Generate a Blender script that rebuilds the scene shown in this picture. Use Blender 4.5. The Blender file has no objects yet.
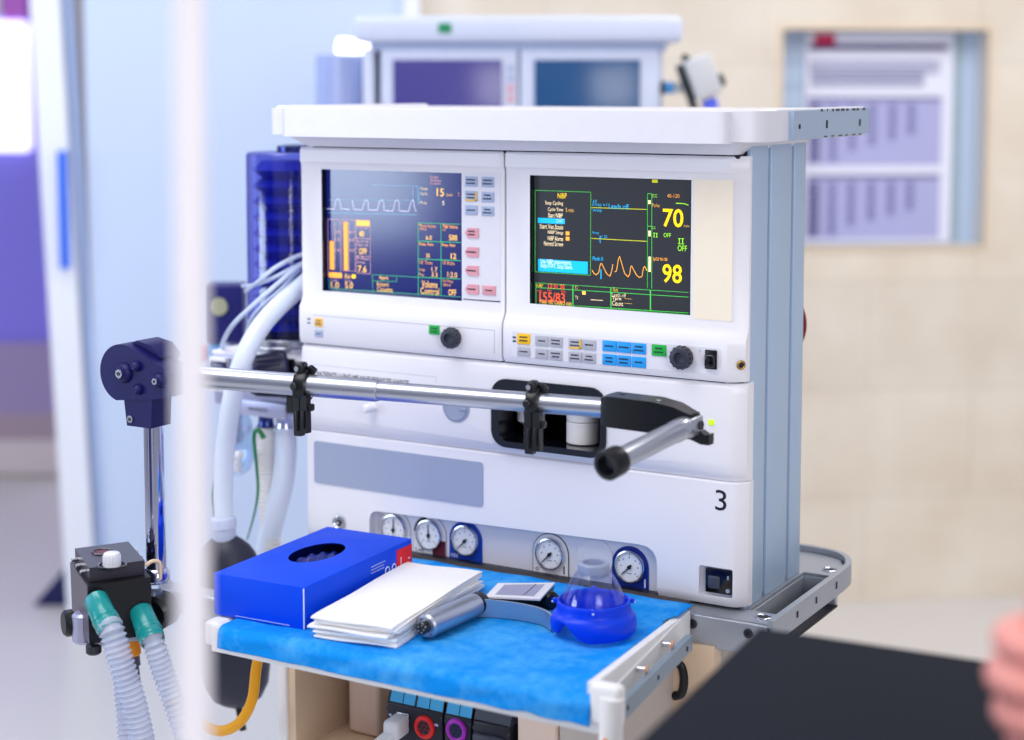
import bpy, bmesh, math, random
from mathutils import Vector, Matrix
random.seed(7)
S = bpy.context.scene
COL = S.collection
V = Vector
PI = math.pi

# ------------------------------------------------------------------ materials
def lin(rgb):
    return tuple(((c/255)/12.92 if c/255 <= .04045 else ((c/255+.055)/1.055)**2.4) for c in rgb)

def mat(name, rgb, rough=.5, metal=0., emit=None, es=1., alpha=1., coat=0., trans=0., bump=0., bscale=60., var=.03, ior=1.45, sss=0., spec=.5):
    m = bpy.data.materials.new(name); m.use_nodes = True
    nt = m.node_tree; b = nt.nodes['Principled BSDF']
    tc = nt.nodes.new('ShaderNodeTexCoord')
    nz = nt.nodes.new('ShaderNodeTexNoise'); nz.inputs['Scale'].default_value = bscale; nz.inputs['Detail'].default_value = 4
    nt.links.new(tc.outputs['Object'], nz.inputs['Vector'])
    c = lin(rgb)
    mx = nt.nodes.new('ShaderNodeMixRGB'); mx.inputs['Fac'].default_value = .5
    mx.inputs['Color1'].default_value = tuple(min(1, v*(1-var)) for v in c)+(1,)
    mx.inputs['Color2'].default_value = tuple(min(1, v*(1+var)) for v in c)+(1,)
    nt.links.new(nz.outputs['Fac'], mx.inputs['Fac'])
    nt.links.new(mx.outputs['Color'], b.inputs['Base Color'])
    b.inputs['Roughness'].default_value = rough
    b.inputs['Metallic'].default_value = metal
    b.inputs['IOR'].default_value = ior; b.inputs['Specular IOR Level'].default_value = spec
    if coat: b.inputs['Coat Weight'].default_value = coat
    if trans: b.inputs['Transmission Weight'].default_value = trans
    if sss:
        b.inputs['Subsurface Weight'].default_value = sss
        b.inputs['Subsurface Scale'].default_value = .01
    if alpha < 1: b.inputs['Alpha'].default_value = alpha
    if emit is not None:
        b.inputs['Emission Color'].default_value = lin(emit)+(1,)
        b.inputs['Emission Strength'].default_value = es
    if bump:
        bp = nt.nodes.new('ShaderNodeBump'); bp.inputs['Strength'].default_value = bump; bp.inputs['Distance'].default_value = .002
        nt.links.new(nz.outputs['Fac'], bp.inputs['Height']); nt.links.new(bp.outputs['Normal'], b.inputs['Normal'])
    return m

M = {}
def CLEAR(k, tint, rough, edge=1.):
    m = bpy.data.materials.new(k); m.use_nodes = True; nt = m.node_tree
    nt.nodes.remove(nt.nodes['Principled BSDF']); out = nt.nodes['Material Output']
    tr = nt.nodes.new('ShaderNodeBsdfTransparent'); tr.inputs['Color'].default_value = lin(tint)+(1,)
    gl = nt.nodes.new('ShaderNodeBsdfGlossy'); gl.inputs['Roughness'].default_value = rough
    lw = nt.nodes.new('ShaderNodeLayerWeight'); lw.inputs['Blend'].default_value = .22
    mr = nt.nodes.new('ShaderNodeMapRange'); mr.inputs['To Min'].default_value = .05; mr.inputs['To Max'].default_value = .6*edge
    nz = nt.nodes.new('ShaderNodeTexNoise'); nz.inputs['Scale'].default_value = 30
    bp = nt.nodes.new('ShaderNodeBump'); bp.inputs['Strength'].default_value = .08; bp.inputs['Distance'].default_value = .002
    nt.links.new(nz.outputs['Fac'], bp.inputs['Height']); nt.links.new(bp.outputs['Normal'], gl.inputs['Normal'])
    nt.links.new(lw.outputs['Facing'], mr.inputs['Value'])
    mx = nt.nodes.new('ShaderNodeMixShader'); nt.links.new(mr.outputs['Result'], mx.inputs['Fac'])
    nt.links.new(tr.outputs[0], mx.inputs[1]); nt.links.new(gl.outputs[0], mx.inputs[2]); nt.links.new(mx.outputs[0], out.inputs['Surface'])
    M[k] = m
def mk(k, *a, **kw): M[k] = mat(k, *a, **kw)
mk('panel_white', (238,237,243), .38, bscale=8, var=.01)
mk('panel_edge', (226,226,236), .4)
mk('shelf_white', (226,226,235), .35)
mk('cream', (250,238,216), .5)
mk('groove', (60,55,70), .6)
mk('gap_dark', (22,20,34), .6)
mk('aluminium', (172,192,216), .42, metal=.25, bscale=20)
mk('column_alu', (176,198,222), .42, metal=.1, bscale=12, var=.04)
mk('column_groove', (84,86,128), .6)
mk('steel', (205,208,216), .22, metal=1., bscale=30)
mk('brushed', (188,193,206), .3, metal=.85, bscale=40)
mk('grey_metal', (170,176,186), .38, metal=.6, bscale=30)
mk('rail_grey', (132,148,164), .45, metal=.3)
mk('chrome', (196,202,230), .07, metal=1.)
mk('black_plastic', (11,13,20), .35, bscale=90, bump=.05)
mk('black_gloss', (10,11,18), .15, coat=.4)
mk('navy_plastic', (17,15,84), .45, spec=.35, bscale=80, bump=.05)
mk('knob_grey', (48,52,66), .42)
mk('dark_trim', (12,20,34), .4)
mk('brass', (176,142,72), .35, metal=.8)
mk('screw', (70,72,80), .35, metal=.8)
mk('key_blue', (168,182,214), .5)
mk('key_grey', (178,180,192), .5)
mk('key_cyan', (30,158,238), .45)
mk('key_pink', (224,158,170), .5)
mk('key_yellow', (250,196,20), .45)
mk('key_orange', (250,196,90), .45)
mk('key_green', (20,178,66), .45)
mk('ink', (30,30,50), .6)
mk('ink_grey', (120,120,140), .6)
mk('grey_label', (158,168,194), .5)
mk('lime', (196,232,40), .4, emit=(196,232,40), es=.5)
mk('gauge_face', (236,238,244), .35)
mk('gauge_blue', (22,66,176), .35)
mk('gauge_navy', (20,44,140), .35)
mk('maroon', (92,22,44), .4)
mk('red', (230,24,28), .45)
mk('white_print', (228,234,250), .6)
mk('paper_white', (246,245,245), .85, bscale=300, bump=.15)
mk('box_blue', (0,72,228), .5, spec=.2, bscale=14, var=.06)
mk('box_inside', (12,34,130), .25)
mk('tray_white', (240,240,240), .35)
mk('mask_blue', (0,62,228), .36, spec=.35)
mk('collar_grey', (150,160,186), .45)
mk('bag_black', (42,44,62), .42, bscale=12, var=.15)
mk('hose_white', (222,232,250), .35, sss=.2)
mk('tube_white', (212,226,250), .3, alpha=.9)
mk('corr_clear', (206,214,236), .25, alpha=.62)
mk('corr_cream', (240,238,236), .4, alpha=.85)
mk('teal', (22,150,150), .25, alpha=.9, coat=.3)
mk('orange', (250,150,20), .35)
mk('yellow_hose', (246,172,8), .35)
mk('green_strap', (14,120,70), .4)
mk('bellows_fold', (40,60,176), .45)
mk('bellows_core', (30,28,120), .4)
mk('blue_metal', (120,136,178), .3, metal=.8)
mk('plate_lilac', (176,178,206), .35, metal=.5)
mk('beige', (226,200,172), .5)
mk('beige_light', (240,216,200), .5)
mk('beige_grey', (196,186,178), .5)
mk('module_black', (28,30,44), .4)
mk('module_grey', (62,68,84), .4)
mk('label_cyan', (62,178,236), .45)
mk('purple', (168,30,190), .4)
mk('pad_black', (18,24,36), .8, bscale=220, bump=.12, var=.1, spec=.2)
mk('pole_white', (252,248,254), .3)
mk('skin', (238,160,150), .5, bscale=25, var=.06, sss=.15)
mk('nail', (226,206,216), .25)
mk('sleeve', (236,240,250), .8)
mk('back_white', (208,216,238), .4)
mk('back_cyl', (168,184,232), .25, alpha=.75)
mk('back_screen_purple', (60,56,120), .2, emit=(84,80,160), es=.35)
mk('back_screen_blue', (24,66,110), .2, emit=(30,84,140), es=.35)
mk('green_logo', (10,140,90), .4)
mk('grey_white', (206,208,212), .5)
mk('dark_green', (20,34,36), .5)
mk('lamp_glow', (255,255,255), .5, emit=(255,252,255), es=3.)
mk('chart_paper', (228,230,246), .7)
mk('chart_lav', (172,174,216), .7)
mk('chart_mid', (100,96,152), .7)
mk('chart_dark', (66,54,114), .7)
mk('chart_text', (116,120,158), .7)
mk('crimson', (200,36,84), .6)
mk('window_blue', (182,200,224), .4)
mk('window_line', (158,176,206), .4)
mk('window_green', (150,172,184), .4)
mk('niche_trim', (226,206,178), .5)
mk('niche_side', (214,214,212), .5)
mk('frame_white', (240,244,255), .3)
mk('blue_reflection', (40,110,236), .3)
mk('frame_grey', (168,190,230), .3)
mk('purple_wall', (144,134,246), .6)
mk('mauve_wall', (168,150,196), .6)
mk('mauve_low', (178,158,172), .6)
mk('corridor_floor', (226,214,214), .4)
mk('magenta', (214,120,226), .6)
mk('window_glow', (255,255,255), .5, emit=(240,240,255), es=1.6)
mk('navy_dark', (20,26,84), .5)
mk('cable_white', (226,230,236), .4)
mk('blue_device', (26,28,110), .4)
mk('dial_yellow', (176,180,150), .4)
mk('hot_pink', (220,60,140), .4)
mk('sky_blue', (70,160,230), .4)

# emissive screen colours
def em(k, rgb, s=1.):
    M[k] = mat(k, rgb, .4, emit=rgb, es=s)
em('scr_orange', (255,172,60), 1.0); em('scr_amber', (255,200,90), .9); em('scr_pink', (236,176,176), .8)
em('scr_green', (60,190,110), .8); em('scr_teal', (120,190,220), .7); em('scr_white', (226,226,250), .8)
em('scr_yellow', (255,210,0), 1.0); em('scr_cyan', (0,178,236), .9); em('scr_lime', (150,235,40), .9)
em('scr_red', (255,80,40), 1.0); em('scr_grn2', (70,200,80), .8); em('scr_cream', (250,226,180), .9); em('scr_olive', (190,190,30), .9)
M['screen_navy'] = mat('screen_navy', (10,14,64), .13, emit=(24,36,124), es=.8, ior=1.75)
M['screen_grey'] = mat('screen_grey', (26,28,34), .2, emit=(54,58,66), es=.8)

def drape_material():
    m = mat('drape_blue', (16,150,238), .8, spec=.15)
    nt = m.node_tree; b = nt.nodes['Principled BSDF']
    tc = nt.nodes.new('ShaderNodeTexCoord')
    n1 = nt.nodes.new('ShaderNodeTexNoise'); n1.inputs['Scale'].default_value = 22; n1.inputs['Detail'].default_value = 8; n1.inputs['Roughness'].default_value = .7
    n2 = nt.nodes.new('ShaderNodeTexNoise'); n2.inputs['Scale'].default_value = 420; n2.inputs['Detail'].default_value = 3
    nt.links.new(tc.outputs['Object'], n1.inputs['Vector']); nt.links.new(tc.outputs['Object'], n2.inputs['Vector'])
    r = nt.nodes.new('ShaderNodeValToRGB'); r.color_ramp.elements[0].position = .44; r.color_ramp.elements[1].position = .78
    r.color_ramp.elements[0].color = lin((8,142,234))+(1,); r.color_ramp.elements[1].color = lin((92,184,246))+(1,)
    nt.links.new(n1.outputs['Fac'], r.inputs['Fac']); nt.links.new(r.outputs['Color'], b.inputs['Base Color'])
    bp = nt.nodes.new('ShaderNodeBump'); bp.inputs['Strength'].default_value = .6; bp.inputs['Distance'].default_value = .0015
    ad = nt.nodes.new('ShaderNodeMath'); ad.operation = 'ADD'
    nt.links.new(n1.outputs['Fac'], ad.inputs[0]); nt.links.new(n2.outputs['Fac'], ad.inputs[1])
    nt.links.new(ad.outputs[0], bp.inputs['Height']); nt.links.new(bp.outputs['Normal'], b.inputs['Normal'])
    return m
M['drape_blue'] = drape_material()

def tile_material():
    m = bpy.data.materials.new('stone_tile'); m.use_nodes = True
    nt = m.node_tree; b = nt.nodes['Principled BSDF']
    tc = nt.nodes.new('ShaderNodeTexCoord')
    mp = nt.nodes.new('ShaderNodeMapping'); mp.inputs['Location'].default_value = (.22,.0,0)
    sep = nt.nodes.new('ShaderNodeSeparateXYZ'); cmb = nt.nodes.new('ShaderNodeCombineXYZ')
    nt.links.new(tc.outputs['Object'], sep.inputs[0])
    nt.links.new(sep.outputs['X'], cmb.inputs['X']); nt.links.new(sep.outputs['Z'], cmb.inputs['Y'])
    nt.links.new(cmb.outputs[0], mp.inputs['Vector'])
    br = nt.nodes.new('ShaderNodeTexBrick')
    br.inputs['Scale'].default_value = 1.; br.inputs['Brick Width'].default_value = .6; br.inputs['Row Height'].default_value = .3
    br.inputs['Mortar Size'].default_value = .003; br.inputs['Mortar Smooth'].default_value = .6
    br.inputs['Color1'].default_value = lin((233,224,209))+(1,); br.inputs['Color2'].default_value = lin((227,219,206))+(1,)
    br.inputs['Mortar'].default_value = lin((212,203,189))+(1,)
    nt.links.new(mp.outputs[0], br.inputs['Vector'])
    nz = nt.nodes.new('ShaderNodeTexNoise'); nz.inputs['Scale'].default_value = 4.5; nz.inputs['Detail'].default_value = 5
    nt.links.new(tc.outputs['Object'], nz.inputs['Vector'])
    ra = nt.nodes.new('ShaderNodeValToRGB'); ra.color_ramp.elements[0].position = .35; ra.color_ramp.elements[1].position = .7
    ra.color_ramp.elements[0].color = lin((242,238,233))+(1,); ra.color_ramp.elements[1].color = (1,1,1,1)
    nt.links.new(nz.outputs['Fac'], ra.inputs['Fac'])
    mx = nt.nodes.new('ShaderNodeMixRGB'); mx.blend_type = 'MULTIPLY'; mx.inputs['Fac'].default_value = 1
    nt.links.new(br.outputs['Color'], mx.inputs['Color1']); nt.links.new(ra.outputs['Color'], mx.inputs['Color2'])
    nt.links.new(mx.outputs['Color'], b.inputs['Base Color']); b.inputs['Roughness'].default_value = .35
    return m
M['stone_tile'] = tile_material()
mk('partition_blue', (204,220,246), .3, bscale=1.2, var=.04)
mk('floor_pale', (216,213,211), .3, bscale=1.5, var=.03)
mk('plate_dark', (104,98,112), .35, metal=.5)
mk('lid_grey', (58,56,68), .3, metal=.3)
mk('gap_shade', (60,52,50), .7)
mk('navy_knob', (22,22,58), .4)
mk('navy_metal', (60,70,130), .25, metal=.8)
mk('collar_pale', (206,216,242), .35, alpha=.9)
mk('red_dark', (120,10,20), .4)
mk('back_fold', (120,120,210), .4)
mk('blue_emblem', (90,110,240), .5)
CLEAR('clear_dome',(232,240,255),.06); CLEAR('bellows_dome',(172,176,236),.10,.8); CLEAR('clear_film',(226,238,250),.12)

# ------------------------------------------------------------------ geometry collector
def catmull(pts, n):
    pts = [V(p) for p in pts]
    if n <= 1 or len(pts) < 3: return pts
    ext = [pts[0]*2-pts[1]]+pts+[pts[-1]*2-pts[-2]]
    out = []
    for i in range(1, len(ext)-2):
        a, b, c, d = ext[i-1], ext[i], ext[i+1], ext[i+2]
        for k in range(n):
            t = k/n
            out.append(.5*((2*b)+(c-a)*t+(2*a-5*b+4*c-d)*t*t+(3*b-a-3*c+d)*t**3))
    out.append(pts[-1]); return out

def resample(pts, step):
    out = [pts[0]]; acc = 0.
    for a, b in zip(pts, pts[1:]):
        L = (b-a).length
        if L < 1e-9: continue
        t = step-acc
        while t <= L:
            out.append(a+(b-a)*(t/L)); t += step
        acc = (acc+L) % step
    return out

class G:
    def __init__(s):
        s.bm = bmesh.new(); s.mats = []
    def mi(s, m):
        m = M[m] if isinstance(m, str) else m
        if m not in s.mats: s.mats.append(m)
        return s.mats.index(m)
    def put(s, t, m, bev=0, seg=3, xf=None):
        if bev:
            es = [e for e in t.edges if len(e.link_faces) == 2 and e.calc_face_angle(0) > .6]
            bmesh.ops.bevel(t, geom=es, offset=bev, segments=seg, profile=.5, affect='EDGES', clamp_overlap=True)
        if xf is not None: t.transform(xf)
        bmesh.ops.recalc_face_normals(t, faces=t.faces)
        i = s.mi(m)
        for f in t.faces: f.material_index = i; f.smooth = True
        me = bpy.data.meshes.new('tmp'); t.to_mesh(me); t.free(); s.bm.from_mesh(me); bpy.data.meshes.remove(me)
        return s
    def box(s, x0, y0, z0, x1, y1, z1, m, bev=0, seg=3, xf=None):
        t = bmesh.new(); bmesh.ops.create_cube(t, size=1)
        for v in t.verts:
            v.co = V((x0 if v.co.x < 0 else x1, y0 if v.co.y < 0 else y1, z0 if v.co.z < 0 else z1))
        return s.put(t, m, bev, seg, xf)
    def obox(s, c, size, m, rz=0, rx=0, ry=0, bev=0, seg=3):
        h = V(size)/2
        xf = Matrix.Translation(c) @ Matrix.Rotation(rz,4,'Z') @ Matrix.Rotation(ry,4,'Y') @ Matrix.Rotation(rx,4,'X')
        return s.box(-h.x,-h.y,-h.z,h.x,h.y,h.z,m,bev,seg,xf)
    def prism(s, pts, ax, a, b, m, bev=0, seg=3, xf=None):
        t = bmesh.new()
        def mkp(u, v, w):
            return {'x': (w,u,v), 'y': (u,w,v), 'z': (u,v,w)}[ax]
        A = [t.verts.new(mkp(u,v,a)) for u, v in pts]; B = [t.verts.new(mkp(u,v,b)) for u, v in pts]
        n = len(pts)
        t.faces.new(A); t.faces.new(B[::-1])
        for i in range(n): t.faces.new((A[i],B[i],B[(i+1)%n],A[(i+1)%n]))
        return s.put(t, m, bev, seg, xf)
    def hexa(s, lo, hi, m, bev=0, seg=3):
        t = bmesh.new(); n = len(lo)
        A = [t.verts.new(p) for p in lo]; B = [t.verts.new(p) for p in hi]
        t.faces.new(A); t.faces.new(B[::-1])
        for i in range(n): t.faces.new((A[i],B[i],B[(i+1)%n],A[(i+1)%n]))
        return s.put(t, m, bev, seg)
    def tube(s, pts, r, m, n=14, sub=6, cap=True, rf=None, step=None, flat=1.):
        P = catmull(pts, sub)
        if step: P = resample(P, step)
        t = bmesh.new(); rings = []
        tang = [(P[min(i+1,len(P)-1)]-P[max(i-1,0)]).normalized() for i in range(len(P))]
        ref = V((0,0,1)) if abs(tang[0].z) < .9 else V((1,0,0))
        nx = tang[0].cross(ref).normalized()
        for i, p in enumerate(P):
            nx = (nx-tang[i]*nx.dot(tang[i])).normalized(); ny = tang[i].cross(nx)
            rr = rf(i/(len(P)-1), i) if rf else r
            rings.append([t.verts.new(p+nx*math.cos(2*PI*k/n)*rr+ny*math.sin(2*PI*k/n)*rr*flat) for k in range(n)])
        for a, b in zip(rings, rings[1:]):
            for k in range(n): t.faces.new((a[k],a[(k+1)%n],b[(k+1)%n],b[k]))
        if cap:
            t.faces.new(rings[0]); t.faces.new(rings[-1][::-1])
        return s.put(t, m)
    def lathe(s, prof, base, axis, m, n=32, sx=1., sy=1., xd=None, cap=True):
        ax = V(axis).normalized()
        u = V(xd) if xd else (V((0,0,1)) if abs(ax.z) < .9 else V((1,0,0)))
        u = (u-ax*u.dot(ax)).normalized(); w = ax.cross(u); base = V(base)
        t = bmesh.new(); rings = []
        for r, h in prof:
            rings.append([t.verts.new(base+ax*h+u*math.cos(2*PI*k/n)*r*sx+w*math.sin(2*PI*k/n)*r*sy) for k in range(n)])
        for a, b in zip(rings, rings[1:]):
            for k in range(n): t.faces.new((a[k],a[(k+1)%n],b[(k+1)%n],b[k]))
        if cap:
            if prof[0][0] > 1e-6: t.faces.new(rings[0][::-1])
            if prof[-1][0] > 1e-6: t.faces.new(rings[-1])
        bmesh.ops.remove_doubles(t, verts=t.verts, dist=1e-7)
        return s.put(t, m)
    def cyl(s, p0, p1, r, m, r1=None, n=28, ch=0):
        p0 = V(p0); d = V(p1)-p0; L = d.length; r1 = r if r1 is None else r1
        ch = min(ch, L/2.01, r*.9)
        pr = [(r-ch,0),(r,ch),(r1,L-ch),(r1-ch,L)] if ch else [(r,0),(r1,L)]
        return s.lathe(pr, p0, d, m, n)
    def ring(s, c, axis, R, r, m, n=36, k=10):
        return s.lathe([(R+r*math.cos(2*PI*i/k), r*math.sin(2*PI*i/k)) for i in range(k+1)], c, axis, m, n, cap=False)
    def ball(s, c, r, m, sc=(1,1,1), n=20):
        t = bmesh.new(); bmesh.ops.create_uvsphere(t, u_segments=n, v_segments=n//2+2, radius=r)
        return s.put(t, m, xf=Matrix.Translation(c) @ Matrix.Diagonal((*sc,1)))
    def poly(s, pts, m):
        t = bmesh.new(); t.faces.new([t.verts.new(p) for p in pts]); return s.put(t, m)
    # --- flat graphics facing -Y (screens, labels)
    def rect(s, x0, z0, x1, z1, y, m):
        x0, x1 = sorted((x0,x1)); z0, z1 = sorted((z0,z1))
        t = bmesh.new(); t.faces.new([t.verts.new(p) for p in ((x0,y,z0),(x1,y,z0),(x1,y,z1),(x0,y,z1))])
        i = s.mi(m)
        for f in t.faces: f.material_index = i
        me = bpy.data.meshes.new('tmp'); t.to_mesh(me); t.free(); s.bm.from_mesh(me); bpy.data.meshes.remove(me)
        return s
    def line(s, x0, z0, x1, z1, y, w, m):
        d = V((x1-x0, 0, z1-z0)); L = d.length
        if L < 1e-9: return s
        nrm = V((-d.z, 0, d.x))/L*w/2; a = V((x0,y,z0)); b = V((x1,y,z1))
        return s.poly([a-nrm, b-nrm, b+nrm, a+nrm], m)
    def path(s, pts, y, w, m):
        for a, b in zip(pts, pts[1:]): s.line(*a, *b, y, w, m)
        return s
    def frame(s, x0, z0, x1, z1, y, w, m):
        return s.line(x0,z0,x1,z0,y,w,m).line(x0,z1,x1,z1,y,w,m).line(x0,z0,x0,z1,y,w,m).line(x1,z0,x1,z1,y,w,m)
    def text(s, txt, x0, z0, x1, z1, y, m, bold=0.):
        x0, x1 = sorted((x0,x1)); z0, z1 = sorted((z0,z1))
        cu = bpy.data.curves.new('tmp_text', 'FONT'); cu.body = txt; cu.size = 1.; cu.resolution_u = 3; cu.offset = bold
        ob = bpy.data.objects.new('tmp_text', cu); COL.objects.link(ob)
        dg = bpy.context.evaluated_depsgraph_get(); dg.update()
        me = bpy.data.meshes.new_from_object(ob.evaluated_get(dg))
        bpy.data.objects.remove(ob); bpy.data.curves.remove(cu)
        xs = [v.co.x for v in me.vertices]; ys = [v.co.y for v in me.vertices]
        if not xs: return s
        ax, bx, ay, by = min(xs), max(xs), min(ys), max(ys)
        for v in me.vertices:
            v.co = V((x0+(v.co.x-ax)/max(bx-ax,1e-6)*(x1-x0), y, z0+(v.co.y-ay)/max(by-ay,1e-6)*(z1-z0)))
        i = s.mi(m)
        me.materials.clear()
        for p in me.polygons: p.material_index = i
        t = bmesh.new(); t.from_mesh(me); bmesh.ops.recalc_face_normals(t, faces=t.faces)
        for f in t.faces:
            if f.normal.y > 0: f.normal_flip()
            f.material_index = i
        t.to_mesh(me); t.free(); s.bm.from_mesh(me); bpy.data.meshes.remove(me)
        return s
    def cut(s, other, inner=None):
        a = s._tmp(); b = other._tmp()
        md = a.modifiers.new('cut', 'BOOLEAN'); md.operation = 'DIFFERENCE'; md.object = b; md.solver = 'EXACT'; md.material_mode = 'TRANSFER'
        dg = bpy.context.evaluated_depsgraph_get(); dg.update()
        ev = a.evaluated_get(dg); me = bpy.data.meshes.new_from_object(ev)
        s.mats = [m for m in me.materials]
        s.bm.free(); s.bm = bmesh.new(); s.bm.from_mesh(me)
        for o in (a, b):
            d = o.data; bpy.data.objects.remove(o); bpy.data.meshes.remove(d)
        bpy.data.meshes.remove(me)
        return s
    def _tmp(s):
        me = bpy.data.meshes.new('tmp'); s.bm.to_mesh(me)
        for m in s.mats: me.materials.append(m)
        o = bpy.data.objects.new('tmp', me); COL.objects.link(o); return o
    def build(s, name, parent=None, origin=None, bevel=0, angle=38):
        bmesh.ops.remove_doubles(s.bm, verts=s.bm.verts, dist=1e-6) if False else None
        if parent is not None: org = ORG[parent.name]
        elif origin is not None: org = V(origin)
        else:
            xs = [v.co for v in s.bm.verts]
            org = V(((min(c.x for c in xs)+max(c.x for c in xs))/2, (min(c.y for c in xs)+max(c.y for c in xs))/2, min(c.z for c in xs)))
        s.bm.transform(Matrix.Translation(-org))
        me = bpy.data.meshes.new(name); s.bm.to_mesh(me); s.bm.free()
        for m in s.mats: me.materials.append(m)
        me.set_sharp_from_angle(angle=math.radians(angle))
        o = bpy.data.objects.new(name, me); COL.objects.link(o)
        if parent is not None: o.parent = parent
        else: o.location = org
        ORG[o.name] = org
        if bevel:
            b = o.modifiers.new('bevel', 'BEVEL'); b.width = bevel; b.segments = 3; b.limit_method = 'ANGLE'; b.angle_limit = math.radians(40)
        return o
ORG = {}
def thing(name, label, cat, loc, group=None):
    o = bpy.data.objects.new(name, None); COL.objects.link(o); o.location = loc; o.empty_display_size = .05
    ORG[o.name] = V(loc); o['label'] = label; o['category'] = cat
    if group: o['group'] = group
    return o
def tag(o, label, cat, group=None):
    o['label'] = label; o['category'] = cat
    if group: o['group'] = group
    return o
def struct(o): o['kind'] = 'structure'; return o
def stuff(o): o['kind'] = 'stuff'; return o

def rrect(x0, z0, x1, z1, r, n=6):
    x0, x1 = sorted((x0,x1)); z0, z1 = sorted((z0,z1)); out = []
    rr = r if isinstance(r, (tuple, list)) else (r,r,r,r)
    for (cx, cz, a0, q) in ((x1-rr[0],z1-rr[0],0,rr[0]),(x0+rr[1],z1-rr[1],90,rr[1]),(x0+rr[2],z0+rr[2],180,rr[2]),(x1-rr[3],z0+rr[3],270,rr[3])):
        if q <= 0: out.append((cx,cz)); continue
        for k in range(n+1):
            a = math.radians(a0+90*k/n); out.append((cx+q*math.cos(a), cz+q*math.sin(a)))
    return out

# ================================================================== SETTING
WP = V((-.854,2.754,0)); WA = math.radians(36)
XW = Matrix.Translation(WP) @ Matrix.Rotation(WA,4,'Z')     # wall frame: local x along wall, local -y into the room
def WG(g): g.bm.transform(XW); return g
def wbuild(g, name, **k):
    # mesh kept in wall-local coordinates so that its tile pattern follows the wall
    me = bpy.data.meshes.new(name); g.bm.to_mesh(me); g.bm.free()
    for m in g.mats: me.materials.append(m)
    me.set_sharp_from_angle(angle=math.radians(38))
    o = bpy.data.objects.new(name, me); COL.objects.link(o); o.matrix_world = XW; return o

# floor
struct(G().box(-9,-4,-.1,6,9,0,'floor_pale').build('floor', origin=(0,0,0)))
# tiled back wall with a niche opening
NX0,NX1,NZ0,NZ1 = -.172,.402,.998,1.590
w = G().box(-1.16,0,0,3.2,.25,2.7,'stone_tile')
w.cut(G().box(NX0,-.05,NZ0,NX1,.12,NZ1,'niche_side'))
struct(wbuild(w, 'wall_back'))
# niche trim, a thin pale wooden edge
t = G()
for a in ((NX0-.011,NZ1,NX1+.011,NZ1+.011),(NX0-.011,NZ0-.011,NX1+.011,NZ0),(NX0-.011,NZ0,NX0,NZ1),(NX1,NZ0,NX1+.011,NZ1)):
    t.box(a[0],-.006,a[1],a[2],.01,a[3],'niche_trim')
struct(wbuild(t, 'trim_1'))
# window pane at the back of the niche
t = G().box(NX0,.085,NZ0,NX1,.12,NZ1,'window_blue')
for k in range(9): t.box(NX0,.082,NZ0+.04+k*.066,-.075,.0855,NZ0+.046+k*.066,'window_line')
t.box(.335,.082,NZ0,.36,.0855,NZ1,'window_green')
struct(wbuild(t, 'window_1'))
# wall chart sheet
c = G()
CX0,CX1,CZ0,CZ1 = -.088,.335,1.002,1.586
c.box(CX0,.076,CZ0,CX1,.081,CZ1,'chart_paper')
def cb(u0, v0, u1, v1, m):
    # u,v in pixels of the sheet as seen: u 812..968, v 28..247
    X = lambda u: CX0+(u-812)/(968-812)*(CX1-CX0)
    Z = lambda v: CZ1-(v-28)/(247-28)*(CZ1-CZ0)
    c.box(X(u0),.0748,Z(v1),X(u1),.0765,Z(v0),m)
cb(816,41,961,47,'chart_dark'); cb(821,30,843,43,'crimson')
for k in range(3): cb(816,58+k*5,953,60.5+k*5,'chart_text')
for k in range(3): cb(818,71+k*5,937,74+k*5,'chart_text')
for (v0, v1, rows) in ((96,166,11),(177,243,11)):
    cb(815,v0,956,v1,'chart_lav'); cb(815,v0-1,956,v0+3,'chart_mid'); 
    for k in range(rows):
        v = v0+7+k*(v1-v0-9)/rows
        c.box(CX0+.012,.0735,CZ1-(v+3.4-28)/219*(CZ1-CZ0),CX0+.045,.0756,CZ1-(v-28)/219*(CZ1-CZ0),'chart_dark')
        for q, u in enumerate((838,858,879,900,920)):
            if k > rows-1-q*1.1: continue
            X = CX0+(u-812)/156*(CX1-CX0)
            c.box(X,.0735,CZ1-(v+3-28)/219*(CZ1-CZ0),X+.022,.0756,CZ1-(v-28)/219*(CZ1-CZ0),'chart_mid')
tag(wbuild(c,'wall_chart'), 'lilac printed chart of tables with a crimson corner mark, hung in the wall niche', 'chart')
# pale blue glazed partition, with upright frame and corridor opening beside it
t = G().box(-2.02,-.02,0,-1.20,.02,2.7,'partition_blue')
struct(wbuild(t, 'wall_left'))
t = G().box(-1.20,-.05,0,-1.155,.06,2.7,'frame_white',.004)
struct(wbuild(t, 'trim_2'))
t = G()
def lean(z): return -2.150+.060*(1-z/1.66)
t.prism([(lean(0),0),(lean(0)+.075,0),(lean(2.6)+.075,2.6),(lean(2.6),2.6)],'y',-.06,.06,'frame_white',.006)
t.prism([(lean(0)+.082,0),(lean(0)+.098,0),(lean(2.6)+.098,2.6),(lean(2.6)+.082,2.6)],'y',-.03,.03,'frame_grey',.003)
hs0, hz1 = -2.0899,1.2707; hs1, hz0 = -2.0636,0.9690
t.prism([(hs1-.022,hz0),(hs1,hz0),(hs0+.026,hz1),(hs0+.004,hz1)],'y',-.085,-.055,'blue_reflection',.006)  # blue bar modelled for the soft blue reflection beside the frame
struct(wbuild(t, 'door_1'))

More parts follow.
